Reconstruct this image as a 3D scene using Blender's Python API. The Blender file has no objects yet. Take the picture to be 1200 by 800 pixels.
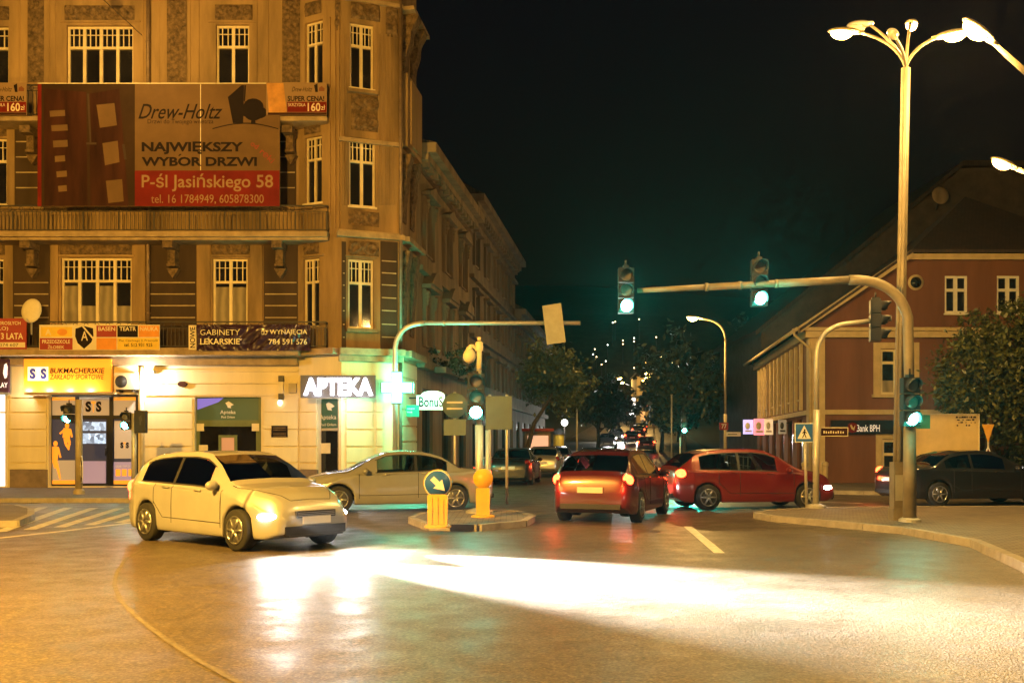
import bpy, math, random
import numpy as np
from mathutils import Vector, Matrix
random.seed(7); rng = np.random.default_rng(7)
R = math.radians
SC = bpy.context.scene
COL = SC.collection

# ------------------------------------------------------------------ camera model (photo pixels -> places)
FL, CX, HY, CH = 1170.0, 600.0, 520.0, 1.6
def at(px, py, Y):
    return Vector(((px-CX)/FL*Y, Y, CH+(HY-py)/FL*Y))
def gp(px, py, z=0.0):
    Y = (CH-z)*FL/(py-HY)
    return Vector(((px-CX)/FL*Y, Y, z))

# ------------------------------------------------------------------ materials
MATS = {}
def nodes_of(name):
    m = bpy.data.materials.new(name); m.use_nodes = True
    nt = m.node_tree; b = nt.nodes['Principled BSDF']
    return m, nt, b
def mat(name, col, rough=0.7, var=0.25, scale=3.0, bump=0.0, bscale=40.0, metal=0.0, coat=0.0, spec=0.5, streak=False, detail=6.0):
    if name in MATS: return MATS[name]
    m, nt, b = nodes_of(name)
    N, L = nt.nodes, nt.links
    tc = N.new('ShaderNodeTexCoord')
    src = tc.outputs['Object']
    if streak:
        mp = N.new('ShaderNodeMapping'); mp.inputs['Scale'].default_value = (1.0, 1.0, 0.18)
        L.new(src, mp.inputs['Vector']); src = mp.outputs['Vector']
    n = N.new('ShaderNodeTexNoise'); n.inputs['Scale'].default_value = scale
    n.inputs['Detail'].default_value = detail; n.inputs['Roughness'].default_value = 0.62
    L.new(src, n.inputs['Vector'])
    r = N.new('ShaderNodeValToRGB')
    lo = [max(0.0, c*(1-var)) for c in col]; hi = [min(1.0, c*(1+var)) for c in col]
    r.color_ramp.elements[0].position = 0.3; r.color_ramp.elements[1].position = 0.7
    r.color_ramp.elements[0].color = (*lo, 1); r.color_ramp.elements[1].color = (*hi, 1)
    L.new(n.outputs['Fac'], r.inputs['Fac']); L.new(r.outputs['Color'], b.inputs['Base Color'])
    b.inputs['Roughness'].default_value = rough; b.inputs['Metallic'].default_value = metal
    b.inputs['Specular IOR Level'].default_value = spec
    if coat: b.inputs['Coat Weight'].default_value = coat; b.inputs['Coat Roughness'].default_value = 0.06
    if bump:
        n2 = N.new('ShaderNodeTexNoise'); n2.inputs['Scale'].default_value = bscale; n2.inputs['Detail'].default_value = 4
        L.new(tc.outputs['Object'], n2.inputs['Vector'])
        bp = N.new('ShaderNodeBump'); bp.inputs['Strength'].default_value = bump; bp.inputs['Distance'].default_value = 0.02
        L.new(n2.outputs['Fac'], bp.inputs['Height']); L.new(bp.outputs['Normal'], b.inputs['Normal'])
    MATS[name] = m
    return m
def emit(name, col, strength, base=None):
    if name in MATS: return MATS[name]
    m, nt, b = nodes_of(name)
    b.inputs['Base Color'].default_value = (*(base or col), 1)
    b.inputs['Emission Color'].default_value = (*col, 1)
    b.inputs['Emission Strength'].default_value = strength
    b.inputs['Roughness'].default_value = 0.4
    MATS[name] = m
    return m

def asphalt_mat():
    m, nt, b = nodes_of('asphalt'); N, L = nt.nodes, nt.links
    tc = N.new('ShaderNodeTexCoord')
    def noise(s, d=4, ro=0.6):
        n = N.new('ShaderNodeTexNoise'); n.inputs['Scale'].default_value = s; n.inputs['Detail'].default_value = d
        n.inputs['Roughness'].default_value = ro; L.new(tc.outputs['Object'], n.inputs['Vector']); return n
    big, mid = noise(0.35, 6), noise(2.2, 5)
    v = N.new('ShaderNodeTexVoronoi'); v.inputs['Scale'].default_value = 55; L.new(tc.outputs['Object'], v.inputs['Vector'])
    r1 = N.new('ShaderNodeValToRGB'); e = r1.color_ramp.elements
    e[0].position, e[1].position = 0.3, 0.72; e[0].color = (.062, .048, .031, 1); e[1].color = (.098, .077, .050, 1)
    L.new(big.outputs['Fac'], r1.inputs['Fac'])
    r2 = N.new('ShaderNodeValToRGB'); e = r2.color_ramp.elements
    e[0].position, e[1].position = 0.0, 1.0; e[0].color = (.25, .25, .25, 1); e[1].color = (2.0, 2.0, 2.0, 1)
    L.new(v.outputs['Color'], r2.inputs['Fac'])
    mx = N.new('ShaderNodeMixRGB'); mx.blend_type = 'MULTIPLY'; mx.inputs['Fac'].default_value = 0.9
    L.new(r1.outputs['Color'], mx.inputs['Color1']); L.new(r2.outputs['Color'], mx.inputs['Color2'])
    gr = noise(26, 3, 0.7); r3 = N.new('ShaderNodeValToRGB'); e = r3.color_ramp.elements
    e[0].position, e[1].position = 0.35, 0.66; e[0].color = (.35, .35, .35, 1); e[1].color = (1.7, 1.7, 1.7, 1)
    L.new(gr.outputs['Fac'], r3.inputs['Fac'])
    mx2 = N.new('ShaderNodeMixRGB'); mx2.blend_type = 'MULTIPLY'; mx2.inputs['Fac'].default_value = 0.85
    L.new(mx.outputs['Color'], mx2.inputs['Color1']); L.new(r3.outputs['Color'], mx2.inputs['Color2'])
    L.new(mx2.outputs['Color'], b.inputs['Base Color'])
    # cracks and patches: thin dark lines
    mr = N.new('ShaderNodeMapRange'); mr.inputs['From Min'].default_value = 0.3; mr.inputs['From Max'].default_value = 0.75
    mr.inputs['To Min'].default_value = 0.36; mr.inputs['To Max'].default_value = 0.6
    L.new(mid.outputs['Fac'], mr.inputs['Value']); L.new(mr.outputs['Result'], b.inputs['Roughness'])
    bp = N.new('ShaderNodeBump'); bp.inputs['Strength'].default_value = 0.22; bp.inputs['Distance'].default_value = 0.008
    L.new(v.outputs['Distance'], bp.inputs['Height'])
    n3 = noise(9, 3); bp2 = N.new('ShaderNodeBump'); bp2.inputs['Strength'].default_value = 0.05; bp2.inputs['Distance'].default_value = 0.02
    L.new(n3.outputs['Fac'], bp2.inputs['Height']); L.new(bp.outputs['Normal'], bp2.inputs['Normal'])
    L.new(bp2.outputs['Normal'], b.inputs['Normal'])
    b.inputs['Specular IOR Level'].default_value = 0.6
    MATS['asphalt'] = m; return m
def brick_mat(name, c1, c2, mortar, sx, rough=0.8, bump=0.4, bw=0.5, rh=0.25):
    m, nt, b = nodes_of(name); N, L = nt.nodes, nt.links
    tc = N.new('ShaderNodeTexCoord')
    k = N.new('ShaderNodeTexBrick'); k.inputs['Scale'].default_value = sx
    k.inputs['Color1'].default_value = (*c1, 1); k.inputs['Color2'].default_value = (*c2, 1); k.inputs['Mortar'].default_value = (*mortar, 1)
    k.inputs['Mortar Size'].default_value = 0.02; k.inputs['Brick Width'].default_value = bw; k.inputs['Row Height'].default_value = rh
    L.new(tc.outputs['Object'], k.inputs['Vector'])
    n = N.new('ShaderNodeTexNoise'); n.inputs['Scale'].default_value = 1.3; n.inputs['Detail'].default_value = 6
    L.new(tc.outputs['Object'], n.inputs['Vector'])
    rr = N.new('ShaderNodeValToRGB'); rr.color_ramp.elements[0].color = (.6, .6, .6, 1); rr.color_ramp.elements[1].color = (1.2, 1.2, 1.2, 1)
    L.new(n.outputs['Fac'], rr.inputs['Fac'])
    mx = N.new('ShaderNodeMixRGB'); mx.blend_type = 'MULTIPLY'; mx.inputs['Fac'].default_value = 0.8
    L.new(k.outputs['Color'], mx.inputs['Color1']); L.new(rr.outputs['Color'], mx.inputs['Color2'])
    L.new(mx.outputs['Color'], b.inputs['Base Color']); b.inputs['Roughness'].default_value = rough
    bp = N.new('ShaderNodeBump'); bp.inputs['Strength'].default_value = bump; bp.inputs['Distance'].default_value = 0.01
    L.new(k.outputs['Fac'], bp.inputs['Height']); bp.invert = True
    L.new(bp.outputs['Normal'], b.inputs['Normal'])
    MATS[name] = m; return m
def leaf_mat(name, c1, c2):
    m, nt, b = nodes_of(name); N, L = nt.nodes, nt.links
    g = N.new('ShaderNodeNewGeometry'); r = N.new('ShaderNodeValToRGB')
    r.color_ramp.elements[0].color = (*c1, 1); r.color_ramp.elements[1].color = (*c2, 1)
    L.new(g.outputs['Random Per Island'], r.inputs['Fac']); L.new(r.outputs['Color'], b.inputs['Base Color'])
    b.inputs['Roughness'].default_value = 0.35
    MATS[name] = m; return m
def curtain_mat():
    m, nt, b = nodes_of('curtained glass'); N, L = nt.nodes, nt.links
    tc = N.new('ShaderNodeTexCoord'); w = N.new('ShaderNodeTexWave'); w.wave_type = 'BANDS'; w.bands_direction = 'X'
    w.inputs['Scale'].default_value = 1.1; w.inputs['Distortion'].default_value = 3.0; w.inputs['Detail'].default_value = 3
    L.new(tc.outputs['Object'], w.inputs['Vector'])
    r = N.new('ShaderNodeValToRGB'); r.color_ramp.elements[0].color = (.20, .17, .115, 1); r.color_ramp.elements[1].color = (.34, .29, .20, 1)
    L.new(w.outputs['Fac'], r.inputs['Fac']); L.new(r.outputs['Color'], b.inputs['Base Color'])
    b.inputs['Roughness'].default_value = 0.8; b.inputs['Coat Weight'].default_value = 1.0; b.inputs['Coat Roughness'].default_value = 0.03
    MATS['curtained glass'] = m; return m
asphalt_mat(); curtain_mat()
M_OCHRE = mat('ochre render', (.29, .195, .09), .85, .6, .8, .35, 30, streak=True)
M_BROWN = mat('brown render', (.048, .028, .013), .85, .35, 1.3, .35, 30, streak=True)
M_POLE = mat('darkened pole paint', (.20, .165, .105), .5, .25, 2.5, .1, 20)  # tan paint darkened so poles close to lamps do not burn out
M_PALE = mat('pale groove paint', (.42, .34, .2), .8)
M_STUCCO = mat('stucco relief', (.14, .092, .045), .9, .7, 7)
M_CREAM = mat('cream ashlar', (.72, .62, .38), .7, .10, 1.6, .2, 25, streak=True)
M_PLINTH = mat('plinth stone', (.20, .15, .11), .8, .35, 2.2, .4, 20)
M_WFRAME = mat('window paint', (.72, .62, .42), .5, .15, 2)
M_GLASS = mat('dark glass', (.014, .013, .014), .07, .6, .7, .12, 1.6, spec=.6)
M_IRON = mat('black iron', (.03, .024, .02), .55, .3, 6)
M_SLAB = mat('weathered slab', (.34, .25, .14), .85, .35, 2.5, .4, 18)
M_ROOF = brick_mat('dark roof tile', (.055, .034, .026), (.036, .024, .02), (.012, .009, .008), 2.0, .75, .6, .3, .3)
M_PIPE = mat('zinc pipe', (.20, .14, .09), .5, .3, 4, metal=.3)
M_CPIPE = mat('painted pipe', (.60, .52, .38), .5, .15, 4)
M_STEEL = mat('galvanised steel', (.50, .48, .42), .42, .14, 3, .12, 20, metal=.35)
M_TAN = mat('tan painted steel', (.36, .30, .19), .5, .15, 4)
M_BLACK = mat('black plastic', (.014, .014, .016), .45, .2, 6)
M_DGREY = mat('dark grey plastic', (.05, .05, .052), .5, .2, 6)
M_WHITE = mat('white enamel', (.74, .73, .70), .4, .06, 5)
M_YELLOW = mat('yellow plastic', (.72, .44, .03), .45, .12, 5)
M_BLUE = mat('sign blue', (.03, .12, .42), .4, .1, 4)
M_RED = mat('sign red', (.30, .018, .012), .5, .15, 3)
M_DRED = mat('banner red', (.16, .012, .008), .6, .25, 1.2, spec=.12)
M_INK = mat('dark ink', (.014, .008, .007), .6, .1, 4, spec=.12)
M_BEIGE = mat('banner beige', (.15, .09, .04), .6, .2, .8, spec=.12)
M_BEIGET = mat('banner print beige', (.27, .17, .08), .6, .12, .8)
M_CREAMP = mat('cream print', (.70, .62, .42), .55, .08, 4)
M_ORANGE = mat('orange print', (.70, .27, .02), .55, .1, 4)
M_YPRINT = mat('yellow print', (.74, .50, .04), .55, .1, 4)
M_DOORP = mat('printed dark wood', (.040, .013, .007), .55, .5, 2.2, streak=True, spec=.12)
M_BGP = mat('printed brown backdrop', (.038, .02, .009), .6, .3, .8, spec=.12)
M_TURQ = mat('dark green print', (.018, .055, .030), .45, .2, 2)
M_GREENF = mat('olive green frame', (.10, .13, .045), .5, .15, 4)
M_PAVE = brick_mat('concrete pavers', (.23, .19, .15), (.17, .145, .12), (.06, .05, .045), 2.2)
M_KERB = mat('kerb stone', (.30, .27, .23), .8, .25, 4, .3, 25)
M_PAINT = mat('road paint', (.62, .60, .54), .6, .28, 6, .3, 40)
M_PAINTF = mat('faded road paint', (.50, .46, .36), .65, .35, 5, .3, 40)
M_PAINTW = mat('worn road paint', (.125, .105, .07), .65, .5, 9, .3, 40)
M_SOIL = mat('dark turf', (.025, .032, .014), .95, .4, .5, .3, 10)
M_BARK = mat('bark', (.085, .065, .045), .9, .4, 6, .8, 16)
M_LEAF = leaf_mat('leaf', (.030, .045, .014), (.13, .14, .045))
M_LEAFD = leaf_mat('dark leaf', (.018, .028, .012), (.065, .08, .03))
M_TERRA = mat('terracotta render', (.155, .066, .038), .85, .34, .7, .3, 28, streak=True)
M_TRIM = mat('sand trim', (.50, .40, .24), .8, .15, 3)
M_GREYW = mat('grey old render', (.25, .19, .115), .85, .4, 1.4, .4, 22, streak=True)
M_GREYW2 = mat('dark old render', (.17, .135, .10), .85, .35, 1.4, .4, 22, streak=True)
M_GREYW3 = mat('blackish render', (.07, .052, .038), .9, .35, 1.4)  # very dark brown render
M_RUBBER = mat('tyre rubber', (.012, .012, .012), .8, .2, 8)
M_RIM = mat('alloy rim', (.42, .42, .43), .3, .1, 5, metal=.9)

# ------------------------------------------------------------------ mesh collector
class MB:
    def __init__(s): s.v, s.f, s.sm = [], [], []; s.M = None; s.cuts = []
    def add(s, vs, fs, smooth=False):
        o = len(s.v); s.cuts.append((o, len(s.f)))
        if s.M is not None: vs = [s.M @ Vector(p) for p in vs]
        s.v.extend([tuple(p) for p in vs]); s.f.extend([tuple(i+o for i in f) for f in fs]); s.sm.extend([smooth]*len(fs))
    def hexa(s, p):
        s.add(p, [(0,3,2,1),(4,5,6,7),(0,1,5,4),(1,2,6,5),(2,3,7,6),(3,0,4,7)])
    def box(s, x0, x1, y0, y1, z0, z1):
        s.hexa([Vector(p) for p in ((x0,y0,z0),(x1,y0,z0),(x1,y1,z0),(x0,y1,z0),(x0,y0,z1),(x1,y0,z1),(x1,y1,z1),(x0,y1,z1))])
    def fbox(s, fr, u0, u1, v0, v1, d0, d1):
        P = fr.P
        s.hexa([P(u0,v0,d0),P(u1,v0,d0),P(u1,v0,d1),P(u0,v0,d1),P(u0,v1,d0),P(u1,v1,d0),P(u1,v1,d1),P(u0,v1,d1)])
    def fpx(s, fr, px0, py0, px1, py1, d0, d1):
        u0, u1, v0, v1 = fr.rect(px0, py0, px1, py1, d1); s.fbox(fr, u0, u1, v0, v1, d0, d1)
    def fprism(s, fr, uv, d0, d1):
        n = len(uv)
        a = sum(uv[i][0]*uv[(i+1)%n][1]-uv[(i+1)%n][0]*uv[i][1] for i in range(n))
        if a < 0: uv = uv[::-1]
        vs = [fr.P(u, v, d0) for u, v in uv]+[fr.P(u, v, d1) for u, v in uv]
        s.add(vs, [tuple(range(n))[::-1], tuple(range(n, 2*n))]+[(i,(i+1)%n,n+(i+1)%n,n+i) for i in range(n)])
    def fprism_px(s, fr, pts, d0, d1):
        s.fprism(fr, [fr.uv(x, y, d1) for x, y in pts], d0, d1)
    def prism(s, xy, z0, z1):
        n = len(xy)
        a = sum(xy[i][0]*xy[(i+1)%n][1]-xy[(i+1)%n][0]*xy[i][1] for i in range(n))
        if a < 0: xy = xy[::-1]
        vs = [(x,y,z0) for x,y in xy]+[(x,y,z1) for x,y in xy]
        s.add(vs, [tuple(range(n))[::-1], tuple(range(n,2*n))]+[(i,(i+1)%n,n+(i+1)%n,n+i) for i in range(n)])
    def tube(s, pts, r, seg=10, cap=True):
        pts = [Vector(p) for p in pts]; n = len(pts)
        if not hasattr(r, '__len__'): r = [r]*n
        vs, fs = [], []; ref = None
        for i, p in enumerate(pts):
            t = (pts[min(i+1,n-1)]-pts[max(i-1,0)]).normalized()
            if ref is None: ref = Vector((0,0,1)) if abs(t.z) < .9 else Vector((1,0,0))
            a = (ref - t*ref.dot(t)).normalized(); b = t.cross(a); ref = a
            for k in range(seg):
                w = 2*math.pi*k/seg; vs.append(p+(a*math.cos(w)+b*math.sin(w))*r[i])
        for i in range(n-1):
            for k in range(seg):
                k2 = (k+1)%seg; fs.append((i*seg+k, i*seg+k2, (i+1)*seg+k2, (i+1)*seg+k))
        if cap: fs.append(tuple(range(seg))[::-1]); fs.append(tuple(range((n-1)*seg, n*seg)))
        s.add(vs, fs, True)
    def cyl(s, c, axis, r, h, seg=20):
        c = Vector(c); a = Vector(axis).normalized(); s.tube([c-a*h/2, c+a*h/2], r, seg)
    def ell(s, c, r, seg=14, rings=8, rot=None, lo=-90, hi=90):
        vs, fs = [], []; c = Vector(c)
        for i in range(rings+1):
            th = R(lo+(hi-lo)*i/rings)
            for k in range(seg):
                ph = 2*math.pi*k/seg
                p = Vector((r[0]*math.cos(th)*math.cos(ph), r[1]*math.cos(th)*math.sin(ph), r[2]*math.sin(th)))
                if rot is not None: p = rot @ p
                vs.append(c+p)
        for i in range(rings):
            for k in range(seg):
                k2 = (k+1)%seg; fs.append((i*seg+k, i*seg+k2, (i+1)*seg+k2, (i+1)*seg+k))
        s.add(vs, fs, True)
    def lathe(s, c, prof, seg=16):
        c = Vector(c); vs, fs = [], []
        for r, z in prof:
            for k in range(seg):
                w = 2*math.pi*k/seg; vs.append(c+Vector((r*math.cos(w), r*math.sin(w), z)))
        for i in range(len(prof)-1):
            for k in range(seg):
                k2 = (k+1)%seg; fs.append((i*seg+k, i*seg+k2, (i+1)*seg+k2, (i+1)*seg+k))
        fs.append(tuple(range(seg))[::-1]); fs.append(tuple(range((len(prof)-1)*seg, len(prof)*seg)))
        s.add(vs, fs, False)
    def grid(s, P, smooth=True):          # P: (n, m, 3)
        n, m = P.shape[:2]
        s.add([Vector(p) for p in P.reshape(-1,3)], [(i*m+j, i*m+j+1, (i+1)*m+j+1, (i+1)*m+j) for i in range(n-1) for j in range(m-1)], smooth)
    def text(s, fr, body, u0, u1, v0, v1, d, bold=0.0, shear=0.0, keep=False, ang=0.0, rotv=False):
        vs, fs = text_mesh(body, bold, shear)
        x0, y0 = vs.min(0); x1, y1 = vs.max(0)
        w, h = max(x1-x0, 1e-6), max(y1-y0, 1e-6)
        p = (vs-[x0, y0])/[w, h]
        out = []
        for a, b in p:
            if rotv: a, b = 1-b, a
            uu, vv = u0+a*(u1-u0), v0+b*(v1-v0)
            if ang:
                cu, cv = (u0+u1)/2, (v0+v1)/2; c, sn = math.cos(ang), math.sin(ang)
                uu, vv = cu+(uu-cu)*c-(vv-cv)*sn, cv+(uu-cu)*sn+(vv-cv)*c
            out.append(fr.P(uu, vv, d))
        s.add(out, fs)
    def tpx(s, fr, body, px0, py0, px1, py1, d, **k):
        u0, u1, v0, v1 = fr.rect(px0, py0, px1, py1, d); s.text(fr, body, u0, u1, v0, v1, d, **k)
    def build(s, name, material, parent=None, world=True, recalc=False):
        o0 = ORG.get(parent.name, Vector((0,0,0))) if (parent is not None and world) else Vector((0,0,0))
        me = bpy.data.meshes.new(name)
        me.from_pydata([(p[0]-o0.x, p[1]-o0.y, p[2]-o0.z) for p in s.v], [], s.f)
        if any(s.sm):
            me.polygons.foreach_set('use_smooth', s.sm)
        me.materials.append(material)
        ob = bpy.data.objects.new(name, me); COL.objects.link(ob)
        if parent is not None:
            ob.parent = parent; ORG[ob.name] = o0
        return ob
def build_each(mb, name, material, parent):
    cuts = mb.cuts+[(len(mb.v), len(mb.f))]
    for (v0, f0), (v1, f1) in zip(cuts, cuts[1:]):
        q = MB(); q.v = mb.v[v0:v1]; q.f = [tuple(i-v0 for i in f) for f in mb.f[f0:f1]]; q.sm = mb.sm[f0:f1]; q.build(name, material, parent)
TXT = {}
def text_mesh(body, bold, shear):
    key = (body, bold, shear)
    if key in TXT: return TXT[key]
    cu = bpy.data.curves.new('t', 'FONT'); cu.body = body; cu.size = 1; cu.offset = bold; cu.shear = shear; cu.resolution_u = 3
    ob = bpy.data.objects.new('t', cu); me = ob.to_mesh()
    vs = np.array([(v.co.x, v.co.y) for v in me.vertices]) if len(me.vertices) else np.zeros((1,2))
    fs = [tuple(p.vertices) for p in me.polygons]
    ob.to_mesh_clear(); bpy.data.objects.remove(ob); bpy.data.curves.remove(cu)
    TXT[key] = (vs, fs); return TXT[key]

class Frame:                                # a vertical (or any) plane: u along, v up, d outwards
    def __init__(s, A, B=None, u=None, v=(0,0,1), flip=False):
        s.A = Vector(A); s.A = s.A.to_3d() if len(s.A) == 2 else s.A
        s.u = (Vector(B).to_3d()-s.A).normalized() if B is not None else Vector(u).normalized()
        s.v = Vector(v); s.n = s.u.cross(s.v).normalized()
        s.L = (Vector(B).to_3d()-s.A).length if B is not None else 0
    def P(s, u, v, d=0): return s.A+s.u*u+s.v*v+s.n*d
    def uv(s, px, py, d=0.0):
        r = (px-CX)/FL; a = s.A+s.n*d
        t = (r*a.y-a.x)/(s.u.x-r*s.u.y); Y = a.y+t*s.u.y
        return t, CH+(HY-py)/FL*Y - s.A.z
    def rect(s, px0, py0, px1, py1, d=0.0):
        pm = (px0+px1)/2
        u0 = s.uv(px0, py0, d)[0]; u1 = s.uv(px1, py0, d)[0]
        v1 = s.uv(pm, py0, d)[1]; v0 = s.uv(pm, py1, d)[1]
        return u0, u1, v0, v1
def flat(Y, z=0.0): return Frame((0, Y, 0), u=(1,0,0))       # a plane facing the camera, u = X

# ------------------------------------------------------------------ things and parts
ORG = {}
def thing(name, label, cat, loc=(0,0,0), group=None):
    o = bpy.data.objects.new(name, None); COL.objects.link(o)
    o.location = loc; o.empty_display_size = .3
    o['label'] = label; o['category'] = cat
    if group: o['group'] = group
    ORG[o.name] = Vector(loc)
    return o
def solo(mb, name, material, label, cat, loc, group=None):
    loc = Vector(loc); me_v = mb.v; mb.v = [(p[0]-loc.x, p[1]-loc.y, p[2]-loc.z) for p in me_v]
    o = mb.build(name, material); o.location = loc; o['label'] = label; o['category'] = cat
    if group: o['group'] = group
    return o
def struct(mb, name, material):
    o = mb.build(name, material); o['kind'] = 'structure'; return o
def dup(root, loc, rotz=None, label=None):
    def cp(o, parent):
        c = o.copy(); COL.objects.link(c)
        if parent is not None: c.parent = parent
        for ch in list(kids.get(o.name, [])): cp(ch, c)
        return c
    kids = {}
    for o in bpy.data.objects:
        if o.parent: kids.setdefault(o.parent.name, []).append(o)
    r = cp(root, None); r.location = loc; ORG[r.name] = Vector(loc)
    if rotz is not None: r.rotation_euler = (0,0,rotz)
    if label: r['label'] = label
    return r
def light(name, kind, loc, power, col, parent=None, size=.12, **k):
    l = bpy.data.lights.new(name, kind); l.energy = power; l.color = col
    if kind in ('POINT', 'SPOT'): l.shadow_soft_size = size
    o = bpy.data.objects.new(name, l); COL.objects.link(o); o.location = loc
    for a, b in k.items(): setattr(l, a, b)
    if parent is not None:
        o.parent = parent; o.location = Vector(loc)-ORG.get(parent.name, Vector((0,0,0)))
    return o
SOD = (1.0, .57, .15)

def wall(mb, fr, u0, u1, z0, z1, openings, reveal=.22):
    us = sorted({u0, u1, *[o[0] for o in openings], *[o[1] for o in openings]})
    zs = sorted({z0, z1, *[o[2] for o in openings], *[o[3] for o in openings]})
    us = [u for u in us if u0-1e-6 <= u <= u1+1e-6]; zs = [z for z in zs if z0-1e-6 <= z <= z1+1e-6]
    for i in range(len(us)-1):
        for j in range(len(zs)-1):
            cu, cz = (us[i]+us[i+1])/2, (zs[j]+zs[j+1])/2
            if any(o[0] < cu < o[1] and o[2] < cz < o[3] for o in openings): continue
            mb.add([fr.P(us[i],zs[j]), fr.P(us[i+1],zs[j]), fr.P(us[i+1],zs[j+1]), fr.P(us[i],zs[j+1])], [(0,1,2,3)])
    for a, b, c, d in openings:
        P = fr.P; r = -reveal
        mb.add([P(a,c,0),P(b,c,0),P(b,d,0),P(a,d,0),P(a,c,r),P(b,c,r),P(b,d,r),P(a,d,r)], [(0,1,5,4),(2,3,7,6),(1,2,6,5),(3,0,4,7)])

def window(parent, fr, rect, cols, transom=.66, depth=.14, fw=.07, upper_bars=2, curtain=0.0, mfr=None, sill=True):
    """frame bars = the part, its pane = the sub-part"""
    u0, u1, v0, v1 = rect; fb = MB(); d0, d1 = -depth-.06, -depth+.02
    zt = v0+(v1-v0)*transom
    fb.fbox(fr, u0, u1, v0, v0+fw, d0, d1); fb.fbox(fr, u0, u1, v1-fw, v1, d0, d1)
    fb.fbox(fr, u0, u0+fw, v0+fw, v1-fw, d0, d1); fb.fbox(fr, u1-fw, u1, v0+fw, v1-fw, d0, d1)
    fb.fbox(fr, u0+fw, u1-fw, zt-fw*.6, zt+fw*.6, d0, d1+.03)
    cw = (u1-u0)/cols
    for c in range(1, cols):
        uc = u0+cw*c; w = fw*.75
        fb.fbox(fr, uc-w, uc+w, v0+fw, zt-fw*.6, d0, d1+.01); fb.fbox(fr, uc-w, uc+w, zt+fw*.6, v1-fw, d0, d1+.01)
    for c in range(cols):
        for k in range(1, upper_bars+1):
            uc = u0+cw*c+cw*k/(upper_bars+1)
            fb.fbox(fr, uc-.015, uc+.015, zt+fw*.6, v1-fw, d0+.02, d1-.01)
        if upper_bars:
            fb.fbox(fr, u0+cw*c+fw*.7, u0+cw*(c+1)-fw*.7, v1-fw-(v1-zt)*.30, v1-fw-(v1-zt)*.30+.022, d0+.025, d1-.012)
    if sill:
        fb.fbox(fr, u0-.04, u1+.04, v0-.07, v0-.002, -.1, .07)
    w = fb.build('window', mfr or M_WFRAME, parent)
    pb, cb = MB(), MB(); dd = d0+.03
    def quad(m, a, b, c, d): m.add([fr.P(a,c,dd),fr.P(b,c,dd),fr.P(b,d,dd),fr.P(a,d,dd)], [(0,1,2,3)])
    if curtain:
        for c in range(cols):
            a, b = u0+cw*c, u0+cw*(c+1)
            top = v0+(zt-v0)*(curtain if curtain < 1 else 1)
            if random.random() < .3 and curtain < 1: top = v0+(zt-v0)*.45
            quad(cb, a, b, v0, top)
            if top < v1: quad(pb, a, b, top, v1)
    else: quad(pb, u0, u1, v0, v1)
    pb.build('pane', M_GLASS, w)
    if cb.v: cb.build('curtain', MATS['curtained glass'], w)
    return w

def relief(mb, fr, u0, u1, v0, v1, depth=.12, seed=0, d=.02, n=6, res=.045):
    """an acanthus-scroll stucco panel as a real height field"""
    g = np.random.default_rng(seed); W, H = u1-u0, v1-v0
    nu, nv = max(8, int(W/res)), max(8, int(H/res))
    U, V = np.meshgrid(np.linspace(0, W, nu), np.linspace(0, H, nv)); h = np.zeros_like(U)
    rows = max(1, round(H/.55)); cols = max(2, round(W/.5))
    for rr in range(rows):
        for c in range(cols):
            cx, cy = W*(c+.5)/cols, H*(rr+.5)/rows; rad = min(W/cols, H/rows)*.52
            sg = 1 if (c+rr) % 2 else -1; ph = g.uniform(0, 6.28)
            for t in np.linspace(0, 7.5, 40):
                q = rad*(1-t/10.5); x, y = cx+q*math.cos(ph+sg*t), cy+q*math.sin(ph+sg*t)
                s = .03+.022*(1-t/10)
                h = np.maximum(h, np.exp(-((U-x)**2+(V-y)**2)/(2*s*s))*(.6+.4*math.sin(t*4)**2))
            for k in range(3):
                x, y = cx+g.normal(0, rad*.7), cy+g.normal(0, rad*.7); s = g.uniform(.03, .06)
                h = np.maximum(h, .85*np.exp(-((U-x)**2+(V-y)**2)/(2*s*s)))
    edge = np.minimum(np.minimum(U, W-U), np.minimum(V, H-V))
    h *= np.clip(edge/.05, 0, 1); h = np.clip(h, 0, 1)
    P = np.empty(U.shape+(3,))
    A, u, n_ = np.array(fr.A), np.array(fr.u), np.array(fr.n)
    for k in range(3): P[..., k] = A[k]+u[k]*(u0+U)+np.array(fr.v)[k]*(v0+V)+n_[k]*(d+h*depth)
    mb.grid(P)
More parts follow.
